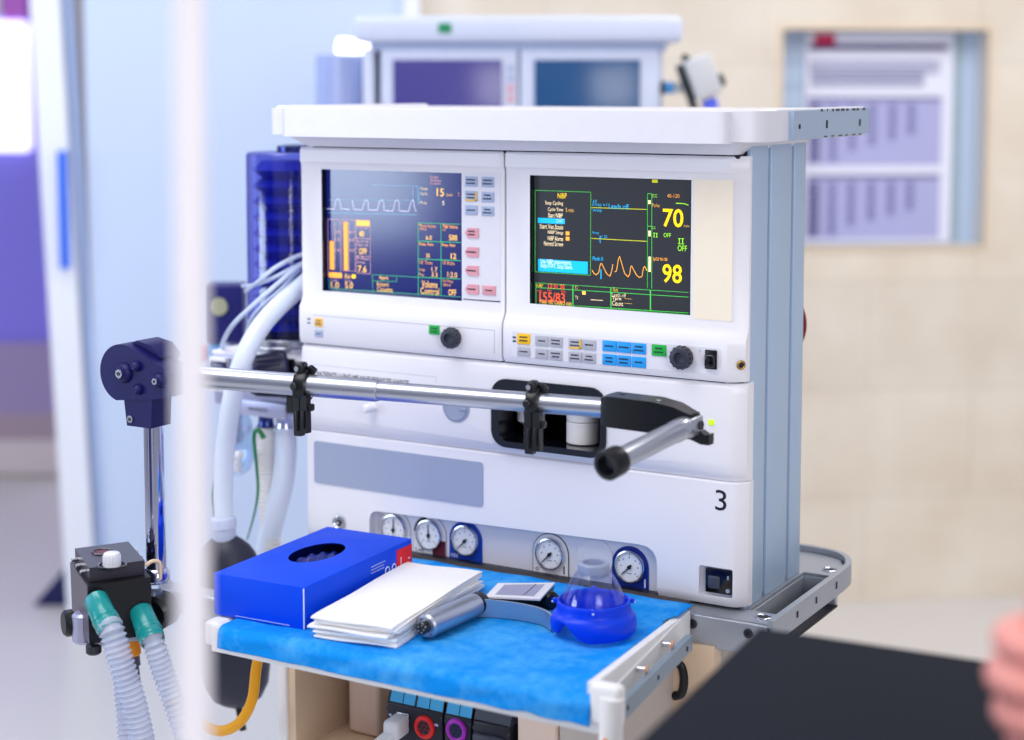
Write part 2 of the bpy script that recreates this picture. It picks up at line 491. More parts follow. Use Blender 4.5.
# ------------------------------------------------------------------ corridor beyond the opening (faces the viewer at about six metres)
YAW = math.radians(30.3)
XC = Matrix.Translation(((-3.9777,2.7224,0.6567))) @ Matrix.Rotation(YAW,4,'Z')
cz = XC.translation.z
def crel(z): return z-cz
k_ = 6.2/1686
def cor(g, name, px0, py0, px1, py1, y0, y1, m, bev=0):
    g.box((px0-20)*k_, y0, crel(1.428-(py1-90)*k_*.985), (px1-20)*k_, y1, crel(1.428-(py0-90)*k_*.985), m, bev)
    return g
t = G(); cor(t,'',-330,-330,62,345,0,.12,'purple_wall'); cor(t,'',-330,345,62,418,-.02,.12,'mauve_wall'); cor(t,'',-330,418,62,446,-.02,.12,'mauve_low'); cor(t,'',-330,446,62,482,-.022,.12,'corridor_floor')
t.bm.transform(XC); struct(t.build('wall_corridor'))
t = G(); cor(t,'',-110,22,36,152,-.05,.02,'window_glow',.02); t.bm.transform(XC); struct(t.build('window_2'))
t = G(); cor(t,'',14,-150,36,20,-.04,.01,'magenta'); cor(t,'',0,-150,11,20,-.04,.01,'frame_white')
t.bm.transform(XC); struct(t.build('trim_3'))
# dark wedge standing on the pale floor by the frame
t = G(); p = [(-2.7610,1.5967,0.0000), (-2.6814,1.6538,0.0000), (-2.9704,1.9311,0.0000)]
a, b = V((-2.7610,1.5967,0.0000)), V((-2.6772,1.6457,0.0000)); up = V((0,0,.118)); dd = V((-.06,.1,0))
t.hexa([a, b, b+dd, a+dd], [a+V((0,0,.004)), b+up, b+dd+up, a+dd+V((0,0,.004))], 'navy_dark', .002)
tag(t.build('door_wedge'), 'dark navy wedge standing on the pale floor beside the white door frame', 'wedge')

# ================================================================== MACHINE
mach = thing('anesthesia_machine', 'large white anesthesia machine with two lit display screens and a row of gauges', 'anesthesia machine', (-.30,.10,0))

# ---- chassis body behind the panels
g = G()
g.box(-.585,.031,.856,-.02,.183,1.372,'panel_edge')
g.cut(G().box(-.325,.0,1.004,-.160,.125,1.096,'gap_dark'))
g.box(-.016,.016,.858,-.009,.19,1.37,'gap_dark')
g.build('chassis', mach)
# ---- grooved side column
g = G()
cy = [(.020,.068),(.079,.140),(.151,.186)]
for a, b in cy: g.box(-.012,a,.856,-.004,b,1.372,'column_alu',.0015)
for a, b in ((.068,.079),(.140,.151)):
    g.box(-.013,a,.858,-.0085,b,1.371,'column_groove'); g.box(-.0086,a+.0034,.862,-.0070,b-.0026,1.365,'column_alu')
g.box(-.06,.186,.856,-.006,.19,1.372,'column_alu')
g.build('side_column', mach)
# ---- top shelf
g = G()
g.prism(rrect(-.618,-.036,.028,.30,(.01,.01,.010,.028)),'z',1.373,1.4055,'shelf_white',.004,4)
g.prism(rrect(-.588,-.052,-.004,-.02,.010),'z',1.3715,1.4050,'shelf_white',.004,4)
g.box(.012,.012,1.402,.0275,.298,1.4075,'shelf_white',.002); g.box(-.617,-.022,1.402,-.600,.298,1.4085,'shelf_white',.003)
# tapered skirt under the shelf
t = [(-.575,-.012),(-.012,-.012),(-.012,.20),(-.575,.20)]
g.hexa([(x,y,1.3585) for x, y in t], [(x+(-.022 if x < -.3 else .014), y-.018, 1.3735) for x, y in t], 'panel_edge')
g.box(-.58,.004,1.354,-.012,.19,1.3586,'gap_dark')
top = g.build('top_shelf', mach)
g = G()
g.prism([(.045,1.3735),(.298,1.3755),(.298,1.4065),(.045,1.405)],'x',.024,.034,'aluminium',.0015)
for (yy, zz, h) in ((.062,1.388,.005),(.148,1.389,.009),(.262,1.389,.008)): g.box(.0335,yy-.0022,zz-h/2,.0346,yy+.0022,zz+h/2,'gap_dark')
for k in range(9): g.box(.0335,.13+k*.0175+random.uniform(-.005,.005),1.4035,.0343,.133+k*.0175+random.uniform(0,.008),1.4062,'groove')
for k in range(6): g.box(.0335,.14+k*.024,1.3745,.0343,.146+k*.024+random.uniform(0,.006),1.376,'groove')
g.build('end_plate', top)

# ---- display units
def display_bezel(x0, x1, sx0, sz0, sx1, sz1, right):
    g = G()
    prof = [(.020,1.3565),(.003,1.3565),(0,1.3535),(0,1.339),(.0015,1.3375),(.0025,1.336),(.0025,1.170),(0,1.164),(-.004,1.158),(-.005,1.152),(-.005,1.118),(-.001,1.1115),(.020,1.1115)]
    e = .016 if right else .003
    t = bmesh.new(); cols = []
    for (x, dy) in ((x0,.004),(x0+.003,0),(x1-e,0),(x1,e*.8)):
        cols.append([t.verts.new((x, min(y+dy,.02), z)) for y, z in prof])
    n = len(prof)
    for a, b in zip(cols, cols[1:]):
        for k in range(n): t.faces.new((a[k],a[(k+1)%n],b[(k+1)%n],b[k]))
    t.faces.new(cols[0]); t.faces.new(cols[-1][::-1])
    g.put(t, 'panel_white')
    c = G().box(sx0,-.02,sz0,sx1,.0165,sz1,'black_gloss'); g.cut(c)
    return g
def key(parent, x, z, w, h, m, lines=2, y=-.001, notch=0, stripe=None):
    g = G(); d = .0016
    if notch: g.prism([(x-w/2,z),(x-w/2+notch,z+h/2),(x+w/2,z+h/2),(x+w/2,z-h/2),(x-w/2+notch,z-h/2)],'y',y-d,y+.001,m,.0005,2)
    else: g.box(x-w/2,y-d,z-h/2,x+w/2,y+.001,z+h/2,m,.0005,2)
    yy = y-d-.0002
    if stripe: g.rect(x+w/2-.0024,z-h/2+.0004,x+w/2-.0002,z+h/2-.0004,yy,stripe); g.rect(x-w/2+.0006,z-h/2+.0002,x+w/2,z-h/2+.002,yy,stripe)
    rnd = random.Random(int(x*9e4)+int(z*7e5))
    for k in range(lines):
        zz = z+(h*.17 if lines == 2 else 0)-k*h*.34; ww = w*rnd.uniform(.5,.78)
        xx = x-ww/2; 
        while xx < x+ww/2:
            q = rnd.uniform(.0008,.0016); g.rect(xx,zz-h*.07,min(xx+q,x+ww/2),zz+h*.09,yy,'ink'); xx += q+.0004
    return g.build('key', parent)
def knob(parent, x, z, r, y0=-.004, L=.02):
    g = G(); L = .014; x += .002; z += .001; r *= .90; g.lathe([(r*.8,0),(r,.003),(r,L-.004),(r*.93,L-.001),(r*.8,L),(r*.5,L),(r*.42,L-.003),(0,L-.004)],(x,y0,z),(0,-1,0),'knob_grey',32)
    for k in range(14):
        a = 2*PI*k/14; g.cyl((x+r*math.cos(a),y0-.004,z+r*math.sin(a)),(x+r*math.cos(a),y0-L+.003,z+r*math.sin(a)),r*.075,'black_plastic',n=8)
    return g.build('knob', parent)

# left display
L = display_bezel(-.600,-.3045,-.5662,1.1785,-.3615,1.3300,False)
L.rect(-.3595,1.181,-.3085,1.331,.0022,'shelf_white')
L.line(-.3595,1.181,-.3085,1.181,.0020,.0012,'groove')
L.line(-.575,1.148,-.312,1.148,-.0052,.0007,'key_grey'); L.line(-.312,1.148,-.312,1.120,-.0052,.0007,'key_grey')
for zz in (1.142,1.137): L.box(-.584,-.0056,zz,-.580,-.0048,zz+.0016,'ink')
left = L.build('display_unit', mach)
YS = .0118
s = G().box(-.5655,.012,1.179,-.362,.0150,1.3295,'screen_navy')
P = lambda *p: [(p[i],p[i+1]) for i in range(0,len(p),2)]
lw = .0007
s.path(P(-0.5648,1.2802,-0.5540,1.2800,-0.5513,1.2912,-0.5479,1.2938,-0.5451,1.2906,-0.5437,1.2813,-0.5302,1.2803),YS,lw,'scr_white')
s.path(P(-0.5261,1.2920,-0.5243,1.2811,-0.5114,1.2806,-0.5078,1.2913,-0.5059,1.2932,-0.5026,1.2914,-0.5018,1.2813,-0.4892,1.2810,-0.4852,1.2926,-0.4822,1.2940,-0.4794,1.2913,-0.4790,1.2813,-0.4657,1.2807,-0.4624,1.2933,-0.4596,1.2948,-0.4567,1.2916,-0.4563,1.2816,-0.4433,1.2811,-0.4387,1.2941,-0.4360,1.2955,-0.4347,1.2871,-0.4320,1.2815),YS,lw,'scr_white')
s.line(-0.5625,1.2752,-0.4309,1.2778,YS,.0005,'scr_teal'); s.line(-0.4959,1.3118,-0.4285,1.3122,YS,.0004,'scr_teal')
s.line(-0.4364,1.3119,-0.4365,1.2955,YS,.0006,'scr_teal'); s.line(-0.5623,1.2914,-0.4410,1.2948,YS,.0003,'scr_teal')
s.line(-0.4296,1.3118,-0.4293,1.2911,YS,.0007,'scr_teal'); s.line(-0.4273,1.3118,-0.4270,1.2911,YS,.0004,'scr_teal')
def T(txt, x0, z0, x1, z1, m, bold=.0): s.text(txt, x0, z0, x1, z1, YS, m, bold*.5-(.012 if abs(z1-z0) < .0045 else 0))
T('Patient',-0.4116,1.3220,-0.4001,1.3257,'scr_pink'); T('Ventilation',-0.4116,1.3183,-0.3961,1.3219,'scr_pink'); T('Supply',-0.4117,1.3145,-0.3965,1.3178,'scr_pink')
T('15',-0.4024,1.3010,-0.3922,1.3106,'scr_amber',.02); T('/min',-0.3895,1.3014,-0.3803,1.3054,'scr_amber'); T(':',-0.3724,1.3023,-0.3706,1.3057,'scr_orange')
T('Ppeak',-0.4256,1.3070,-0.4157,1.3112,'scr_cream'); T('Pplat',-0.4256,1.3010,-0.4157,1.3050,'scr_cream'); T('Peep',-0.4261,1.2900,-0.4167,1.2945,'scr_cream'); T('5',-0.3945,1.2904,-0.3918,1.2957,'scr_cream')
s.frame(-0.5640,1.2674,-0.5452,1.1964,YS,.0004,'scr_pink'); s.frame(-0.5427,1.2678,-0.5227,1.2043,YS,.0004,'scr_pink'); s.frame(-0.5207,1.2681,-0.4997,1.2024,YS,.0004,'scr_pink')
s.line(-0.5209,1.2453,-0.4993,1.2456,YS,.0004,'scr_pink'); s.line(-0.5211,1.2234,-0.4995,1.2235,YS,.0004,'scr_pink')
s.rect(-0.5614,1.2401,-0.5551,1.2046,YS,'scr_orange'); s.rect(-0.5396,1.2650,-0.5336,1.2048,YS,'scr_orange')
s.rect(-0.5204,1.2675,-0.5006,1.2610,YS,'scr_amber'); s.rect(-0.5631,1.2009,-0.5430,1.1946,YS,'scr_orange')
s.line(-0.5535,1.2645,-0.5537,1.2047,YS,.0005,'scr_pink'); s.line(-0.5316,1.2653,-0.5317,1.2049,YS,.0005,'scr_pink')
T('2.0',-0.5532,1.2502,-0.5460,1.2537,'scr_pink'); T('1.5',-0.5533,1.2409,-0.5461,1.2443,'scr_pink'); T('1.0',-0.5534,1.2276,-0.5462,1.2311,'scr_pink')
T('8.0',-0.5312,1.2508,-0.5241,1.2542,'scr_pink'); T('6.0',-0.5313,1.2415,-0.5242,1.2449,'scr_pink'); T('4.0',-0.5315,1.2283,-0.5243,1.2317,'scr_pink')
T('Fresh gas',-0.5198,1.2571,-0.5022,1.2601,'scr_pink')
T('40',-0.5166,1.2476,-0.5090,1.2548,'scr_amber',.02); T('Iso fi',-0.5193,1.2405,-0.5031,1.2439,'scr_pink'); T('Iso et',-0.5186,1.2359,-0.5026,1.2397,'scr_pink')
T('OFF',-0.5168,1.2259,-0.5050,1.2334,'scr_amber',.02); T('Fi Flow',-0.5193,1.2188,-0.5018,1.2228,'scr_pink'); T('l/min',-0.5193,1.2141,-0.5080,1.2178,'scr_pink'); T('7.6',-0.5185,1.2037,-0.5057,1.2118,'scr_amber',.02)
T('Air',-0.5395,1.1944,-0.5294,1.2008,'scr_amber'); s.rect(-0.5280,1.2001,-0.5223,1.1953,YS,'scr_yellow')
T('l/min',-0.5596,1.1897,-0.5500,1.1930,'scr_pink'); T('l/min',-0.5381,1.1902,-0.5280,1.1935,'scr_pink')
T('1.0',-0.5597,1.1818,-0.5476,1.1892,'scr_amber',.01); T('5.0',-0.5384,1.1825,-0.5262,1.1901,'scr_amber',.01)
gl = .0005
s.line(-0.4981,1.2014,-0.4298,1.2021,YS,gl,'scr_green'); s.line(-0.4969,1.2014,-0.4966,1.1802,YS,gl,'scr_green'); s.line(-0.5624,1.1807,-0.3693,1.1819,YS,gl,'scr_green'); s.line(-0.5627,1.1934,-0.5624,1.1807,YS,gl,'scr_green')
s.line(-0.4965,1.1937,-0.4611,1.1950,YS,gl,'scr_green'); s.line(-0.4610,1.2019,-0.4611,1.1950,YS,gl,'scr_green')
T('Agent',-0.4872,1.1954,-0.4732,1.2008,'scr_amber'); T('Insert',-0.4900,1.1879,-0.4726,1.1934,'scr_amber'); T('Cassette',-0.4901,1.1813,-0.4669,1.1872,'scr_amber')
s.line(-0.4292,1.2680,-0.4295,1.1808,YS,.0007,'scr_green'); s.line(-0.3968,1.2682,-0.3967,1.1813,YS,.0007,'scr_green')
s.line(-0.4299,1.2680,-0.3695,1.2689,YS,gl,'scr_green'); s.line(-0.4300,1.2461,-0.3691,1.2470,YS,.0007,'scr_green'); s.line(-0.4301,1.2243,-0.3692,1.2253,YS,.0007,'scr_green'); s.line(-0.4302,1.2021,-0.3692,1.2033,YS,.0007,'scr_green')
T('Minute Volume',-0.4276,1.2628,-0.4039,1.2672,'scr_orange'); T('l/min',-0.4268,1.2595,-0.4173,1.2627,'scr_orange'); T('6.0',-0.4183,1.2483,-0.4097,1.2534,'scr_amber')
T('Tidal Volume',-0.3946,1.2631,-0.3730,1.2677,'scr_orange'); T('ml',-0.3941,1.2601,-0.3901,1.2625,'scr_orange'); T('500',-0.3853,1.2489,-0.3739,1.2557,'scr_amber',.02)
T('Resp. Rate',-0.4278,1.2401,-0.4076,1.2448,'scr_orange'); T('35',-0.4184,1.2266,-0.4125,1.2314,'scr_amber'); T('Resp. Rate',-0.3951,1.2405,-0.3766,1.2451,'scr_orange'); T('12',-0.3828,1.2269,-0.3753,1.2336,'scr_amber',.02)
T('I:E Time',-0.4274,1.2186,-0.4090,1.2229,'scr_orange'); T('Insp',-0.4275,1.2091,-0.4198,1.2133,'scr_orange'); T('1.7',-0.4104,1.2104,-0.4019,1.2154,'scr_amber'); T('Exp',-0.4275,1.2034,-0.4212,1.2075,'scr_orange'); T('3.3',-0.4104,1.2040,-0.4019,1.2090,'scr_amber')
T('I:E Ratio',-0.3943,1.2195,-0.3775,1.2238,'scr_orange'); T('1:2.0',-0.3877,1.2045,-0.3740,1.2109,'scr_amber')
T('Volume',-0.4247,1.1902,-0.4020,1.1988,'scr_amber'); T('Control',-0.4263,1.1822,-0.3998,1.1902,'scr_amber')
T('No Peep',-0.3944,1.1973,-0.3798,1.2015,'scr_orange'); T('Select',-0.3940,1.1936,-0.3829,1.1972,'scr_orange'); T('OFF',-0.3865,1.1827,-0.3754,1.1902,'scr_amber',.02)
s.build('screen', left)
kw, kh = .0165, .0120
for (x, z, st) in ((-.3475,1.3205,None),(-.325,1.3205,None),(-.3475,1.3035,'key_yellow'),(-.325,1.3030,None),(-.3475,1.2870,None),(-.325,1.2865,None)):
    key(left,x,z,kw,kh-(.001 if z < 1.29 else 0),'key_blue',2 if z > 1.29 or x > -.34 else 1,y=.0022,stripe=st)
for z, n in ((1.260,2),(1.2375,1),(1.2155,1),(1.1935,1)): key(left,-.3470,z,.0185,.0115,'key_pink',n,y=.0022,notch=.004)
key(left,-.3235,1.1935,.018,.011,'key_pink',1,y=.0022)
key(left,-.5665,1.1395,.012,.0105,'key_orange',2,y=-.005); key(left,-.5665,1.1255,.012,.009,'key_blue',1,y=-.005)
key(left,-.3955,1.1425,.0145,.011,'key_green',2,y=-.005)
knob(left,-.3705,1.1345,.0132)

def twin(x0,z0,x1,z1):       # the Roman two, with serifs
    w = x1-x0
    for a in (0,.56):
        xa, xb = x0+w*a, x0+w*(a+.44)
        s.line((xa+xb)/2,z0,(xa+xb)/2,z1,YS,w*.14,'scr_lime'); s.line(xa,z0,xb,z0,YS,w*.10,'scr_lime'); s.line(xa,z1,xb,z1,YS,w*.10,'scr_lime')
# right display
R = display_bezel(-.3030,-.0030,-.2690,1.1815,-.0665,1.3300,True)
R.rect(-.0635,1.178,-.0175,1.331,.0022,'cream')
R.prism(rrect(-.288,1.119,-.026,1.149,.004),'y',-.0056,-.004,'panel_edge')
for zz in (1.141,1.1365): R.box(-.2868,-.0062,zz,-.2828,-.0054,zz+.0018,'ink')
R.line(-.051,1.146,-.0505,1.1425,-.0058,.0006,'ink_grey')
right = R.build('display_unit', mach)
s = G().box(-.2685,.012,1.182,-.067,.0150,1.3295,'screen_grey')
s.frame(-0.2673,1.3122,-0.1949,1.2176,YS,.0005,'scr_grn2')
T('NIBP',-0.2377,1.3040,-0.2259,1.3100,'scr_yellow')
T('Stop Cycling',-0.2541,1.2950,-0.2306,1.3004,'scr_cream'); T('Cycle Time',-0.2505,1.2878,-0.2306,1.2931,'scr_cream'); T('5 min',-0.2271,1.2887,-0.2168,1.2931,'scr_amber')
T('Start NIBP',-0.2501,1.2815,-0.2310,1.2868,'scr_cream'); s.rect(-0.2637,1.2806,-0.2283,1.2746,YS,'scr_cyan')
YS = .0115
T('STAT',-0.2392,1.2757,-0.2305,1.2798,'scr_white')
YS = .0118
T('Start Ven.Stasis',-0.2610,1.2682,-0.2305,1.2737,'scr_cream'); T('NIBP Setup',-0.2505,1.2614,-0.2305,1.2665,'scr_cream'); T('NIBP Alarms',-0.2505,1.2549,-0.2305,1.2600,'scr_cream'); T('Normal Screen',-0.2555,1.2487,-0.2304,1.2540,'scr_cream')
s.rect(-0.2270,1.2662,-0.2223,1.2620,YS,'scr_orange'); s.rect(-0.2270,1.2601,-0.2222,1.2559,YS,'scr_orange')
s.rect(-0.2632,1.2328,-0.1985,1.2187,YS,'scr_cyan')
YS = .0115
T('Stop NIBP measurement,',-0.2599,1.2267,-0.2196,1.2331,'scr_white'); T('Stop STAT, Stop Stasis.',-0.2598,1.2217,-0.2178,1.2282,'scr_white')
YS = .0118
T('II',-0.1916,1.3006,-0.1879,1.3037,'scr_cyan'); T('Diag x1',-0.1925,1.2960,-0.1744,1.3004,'scr_cyan'); T('Leads off',-0.1720,1.2943,-0.1469,1.3002,'scr_cyan'); T('sweep',-0.1924,1.2892,-0.1810,1.2930,'scr_cyan')
s.line(-0.1942,1.2948,-0.1244,1.2951,YS,.0008,'scr_olive'); s.line(-0.1940,1.2597,-0.1241,1.2595,YS,.0008,'scr_olive'); s.line(-0.1828,1.2632,-0.1827,1.2549,YS,.0008,'scr_cyan')
T('Resp',-0.1923,1.2643,-0.1843,1.2680,'scr_cyan'); T('x1 20',-0.1834,1.2609,-0.1739,1.2642,'scr_cyan'); T('Pleth 0',-0.1922,1.2348,-0.1791,1.2393,'scr_cyan')
s.path(P(-0.1932,1.2238,-0.1906,1.2201,-0.1874,1.2184,-0.1843,1.2214,-0.1828,1.2291,-0.1816,1.2320,-0.1799,1.2306,-0.1773,1.2256,-0.1737,1.2201,-0.1701,1.2179,-0.1680,1.2233,-0.1664,1.2318),YS,.0008,'scr_orange')
s.path(P(-0.1643,1.2231,-0.1618,1.2245,-0.1597,1.2369,-0.1581,1.2411,-0.1560,1.2352,-0.1517,1.2223,-0.1475,1.2184,-0.1451,1.2217,-0.1441,1.2293,-0.1429,1.2312,-0.1403,1.2266,-0.1362,1.2203,-0.1331,1.2186,-0.1300,1.2197,-0.1280,1.2301,-0.1266,1.2315,-0.1239,1.2266),YS,.0008,'scr_orange')
s.line(-0.1815,1.2252,-0.1815,1.2140,YS,.0012,'scr_cyan')
for u in (738,764): s.line(-0.1239,1.3128,-0.1231,1.2071,YS,.0006,'scr_grn2')
s.line(-0.1186,1.3130,-0.1178,1.2070,YS,.0006,'scr_grn2'); s.line(-0.1239,1.3128,-0.1186,1.3128,YS,.0006,'scr_grn2'); s.line(-0.1236,1.2766,-0.1183,1.2766,YS,.0007,'scr_grn2')
for a, b in ((P(-0.1231,1.3055,-0.1198,1.3013),0),(P(-0.1224,1.2716,-0.1195,1.2652),0),(P(-0.1221,1.2425,-0.1191,1.2256),0)): s.rect(*a[0],*a[1],YS,'scr_cream')
s.line(-0.2664,1.2047,-0.0731,1.2053,YS,.0005,'scr_grn2'); s.line(-0.2664,1.1993,-0.0730,1.2001,YS,.0006,'scr_grn2'); s.line(-0.2664,1.1811,-0.0728,1.1824,YS,.0007,'scr_grn2')
s.line(-0.2660,1.2047,-0.2660,1.1811,YS,.0007,'scr_grn2'); s.line(-0.2175,1.2049,-0.2174,1.1815,YS,.0012,'scr_grn2'); s.line(-0.1688,1.2051,-0.1686,1.1820,YS,.0012,'scr_grn2'); s.line(-0.1194,1.2054,-0.1192,1.1823,YS,.0014,'scr_grn2')
T('70',-0.1049,1.2766,-0.0800,1.2970,'scr_yellow',.03); T('/min',-0.0796,1.2774,-0.0728,1.2803,'scr_amber'); T('98',-0.1048,1.2145,-0.0812,1.2354,'scr_yellow',.03)
T('ECG',-0.1182,1.3089,-0.1121,1.3126,'scr_lime'); T('40-120',-0.1000,1.3092,-0.0851,1.3133,'scr_orange'); T('Pulse',-0.1181,1.2982,-0.1088,1.3021,'scr_orange'); s.path(P(-0.0891,1.3033,-0.0791,1.3031,-0.0741,1.3016),YS,.0009,'scr_lime')
s.rect(-0.1184,1.3287,-0.1114,1.3252,YS,'scr_olive'); T('ECG',-0.1179,1.2735,-0.1139,1.2766,'scr_lime')
twin(-0.1166,1.2648,-0.1109,1.2691); T('OFF',-0.1038,1.2652,-0.0948,1.2698,'scr_lime'); twin(-0.0862,1.2586,-0.0791,1.2644); T('OFF',-0.0865,1.2506,-0.0754,1.2570,'scr_lime',.01)
T('SpO2 90-100',-0.1164,1.2376,-0.0990,1.2422,'scr_orange')
T('NIBP',-0.2649,1.2002,-0.2570,1.2037,'scr_yellow'); T('12:31.20',-0.2499,1.1995,-0.2285,1.2046,'scr_red'); T('mmHg',-0.2649,1.1936,-0.2583,1.1971,'scr_red'); T('Sys',-0.2510,1.1952,-0.2455,1.1982,'scr_red'); T('Dia',-0.2324,1.1952,-0.2268,1.1982,'scr_red')
T('155/83',-0.2613,1.1837,-0.2281,1.1947,'scr_red'); T('Mean 107 Cycle 5 min',-0.2609,1.1803,-0.2194,1.1860,'scr_amber')
T('T1',-0.2151,1.2001,-0.2113,1.2037,'scr_amber'); s.rect(-0.2055,1.1987,-0.2009,1.1948,YS,'scr_amber'); T('T2',-0.2147,1.1892,-0.2108,1.1927,'scr_cream'); s.rect(-0.1947,1.1900,-0.1788,1.1893,YS,'scr_cream')
T('Gas',-0.1662,1.2011,-0.1600,1.2049,'scr_yellow'); T('Leads off',-0.1674,1.1948,-0.1499,1.1993,'scr_cream'); T('Tpre',-0.1672,1.1901,-0.1557,1.1951,'scr_cream'); T('Count',-0.1672,1.1848,-0.1532,1.1902,'scr_cream'); s.rect(-0.1515,1.1937,-0.1422,1.1934,YS,'scr_amber'); s.rect(-0.1515,1.1884,-0.1421,1.1881,YS,'scr_amber')
s.build('screen', right)
kw, kh = .0172, .0122
key(right,-.2720,1.1410,.0168,.0122,'key_yellow',2,y=-.0055); key(right,-.2720,1.1262,.0168,.0105,'key_grey',1,y=-.0055)
for (x, st) in ((-.2480,None),(-.2295,None),(-.2045,'key_yellow'),(-.1865,None)):
    key(right,x,1.1405,.0165,.0115,'key_grey',1 if x in (-.2480,-.1865) else 2,y=-.0055,stripe=st); key(right,x,1.1255,.0165,.0115,'key_grey',1 if x == -.2480 else 2,y=-.0055)
for x in (-.1610,-.1428,-.1243):
    key(right,x,1.1412,kw,kh,'key_cyan',2 if x > -.13 else 1,y=-.0055); key(right,x,1.1258,kw,kh,'key_cyan',1 if x > -.13 else 2,y=-.0055)
key(right,-.0998,1.1412,.0172,.0125,'key_green',2,y=-.0055)
knob(right,-.0725,1.1352,.0138)
g = G(); g.box(-.0445,-.0075,1.1255,-.0305,-.005,1.1465,'black_plastic',.001); g.box(-.0432,-.0125,1.128,-.0318,-.006,1.142,'black_gloss',.002); g.build('rocker_switch', right)
g = G(); g.ring((-.0065,.004,1.131),(1,-1,0),.0040,.0013,'brass',20,8); g.cyl((-.0105,.008,1.131),(-.006,.0035,1.131),.0042,'gap_dark'); g.build('socket', right)

g = G(); g.box(-.594,.004,1.1075,-.026,.03,1.1135,'gap_dark'); g.build('shadow_strip', mach)  # dark strip added as the shadow line under the displays
# ---- upper front panel (with the dark storage niche) and lower front panel
def panel(x0, x1, prof, e=.018):
    g = G(); t = bmesh.new(); cols = []
    for (x, dy) in ((x0,.005),(x0+.004,0),(x1-e,0),(x1-e*.5,.003),(x1,e*.8)):
        cols.append([t.verts.new((x, min(y+dy,.03), z)) for y, z in prof])
    n = len(prof)
    for a, b in zip(cols, cols[1:]):
        for k in range(n): t.faces.new((a[k],a[(k+1)%n],b[(k+1)%n],b[k]))
    t.faces.new(cols[0]); t.faces.new(cols[-1][::-1])
    return g.put(t,'panel_white')
U = panel(-.600,-.002,[(.03,1.1095),(.004,1.1095),(-.001,1.105),(-.002,1.098),(-.002,1.022),(-.0005,1.012),(.003,1.005),(.008,1.0005),(.03,1.0005)])
U.cut(G().prism(rrect(-.3175,1.0105,-.1665,1.0915,.020),'y',-.02,.04,'dark_trim'))
U.line(-.580,1.0850,-.395,1.0850,-.0021,.0005,'key_grey'); U.line(-.395,1.0850,-.395,1.0785,-.0021,.0005,'key_grey')
U.text('PATIENTS LUNG ME NUT SERVICES HARGE',-.5725,1.0705,-.4345,1.0775,-.0024,'gap_dark',.01)
up = U.build('front_panel', mach)
# dark niche insert
g = G()
NB = rrect(-.3175,1.0105,-.1665,1.0915,.020)
g.prism(NB,'y',-.0045,.0295,'dark_trim',.0025,3)
g.prism(rrect(-.316,1.012,-.168,1.090,.016),'y',.02,.11,'dark_trim')
g.cut(G().prism(rrect(-.3070,1.0180,-.1735,1.078,.012),'y',-.03,.105,'black_gloss'))
g.build('storage_niche', mach)
g = G(); g.lathe([(.0190,0),(.0190,.0008),(.0160,.0012),(.0155,.0022),(.0150,.0012),(0,.0012)],(-.367,-.002,1.052),(0,-1,0),'grey_label',32); g.box(-.362,-.0045,1.048,-.352,-.003,1.051,'collar_grey',.0005); g.build('lock_disc', mach)
g = G(); g.cyl((-.486,-.002,1.040),(-.489,-.019,1.040),.0055,'panel_white',ch=.002,n=20); g.build('push_button', mach)
g = G(); g.cyl((-.038,-.001,1.066),(-.038,-.0042,1.066),.0036,'lime',ch=.001); g.build('indicator_light', mach)

Lp = panel(-.597,-.001,[(.03,1.000),(.006,1.000),(.0035,.9985),(.0035,.872),(.004,.866),(.008,.860),(.03,.860)])
# gauge bay, open towards the tray, and socket recess
bay = [(-.4985,.83),(-.4985,.897),(-.4965,.9035),(-.4925,.907),(-.4865,.9085),(-.128,.9165),(-.118,.9155),(-.110,.911),(-.1055,.903),(-.1045,.893),(-.1045,.83)]
Lp.cut(G().prism(bay,'y',-.03,.0165,'panel_edge'))
Lp.cut(G().prism(rrect(-.0535,.8705,-.0140,.9035,.003),'y',-.02,.0115,'panel_edge'))
Lp.prism(rrect(-.582,.9335,-.333,.9872,.004),'y',.0022,.0042,'grey_label',.0006,2)
Lp.text('3',-0.0347,0.9680,-0.0214,0.9909,.0031,'gap_dark')
lo = Lp.build('lower_panel', mach)
g = G(); g.box(-.0470,.006,.8735,-.0155,.0118,.9005,'black_gloss',.001); g.box(-.043,.0035,.879,-.029,.0065,.893,'module_grey',.003); g.cyl((-.0195,.0065,.8785),(-.0195,.004,.8785),.0022,'collar_grey'); g.box(-.0203,.0045,.891,-.0187,.0062,.895,'collar_grey'); g.build('outlet', mach)
g = G(); g.lathe([(.0085,0),(.0085,.003),(.0072,.0035),(.006,.0022),(.0045,.0022)],(-.544,.0035,.887),(0,-1,0),'steel',28,cap=False); g.cyl((-.544,.0035,.887),(-.544,.0005,.887),.0045,'gap_dark'); g.cyl((-.544,.0015,.887),(-.544,-.001,.887),.0022,'steel'); g.build('key_lock', mach)
g = G(); g.box(-.497,-.004,.8560,-.1055,.016,.8622,'dark_trim',.002); g.build('seal_strip', mach)

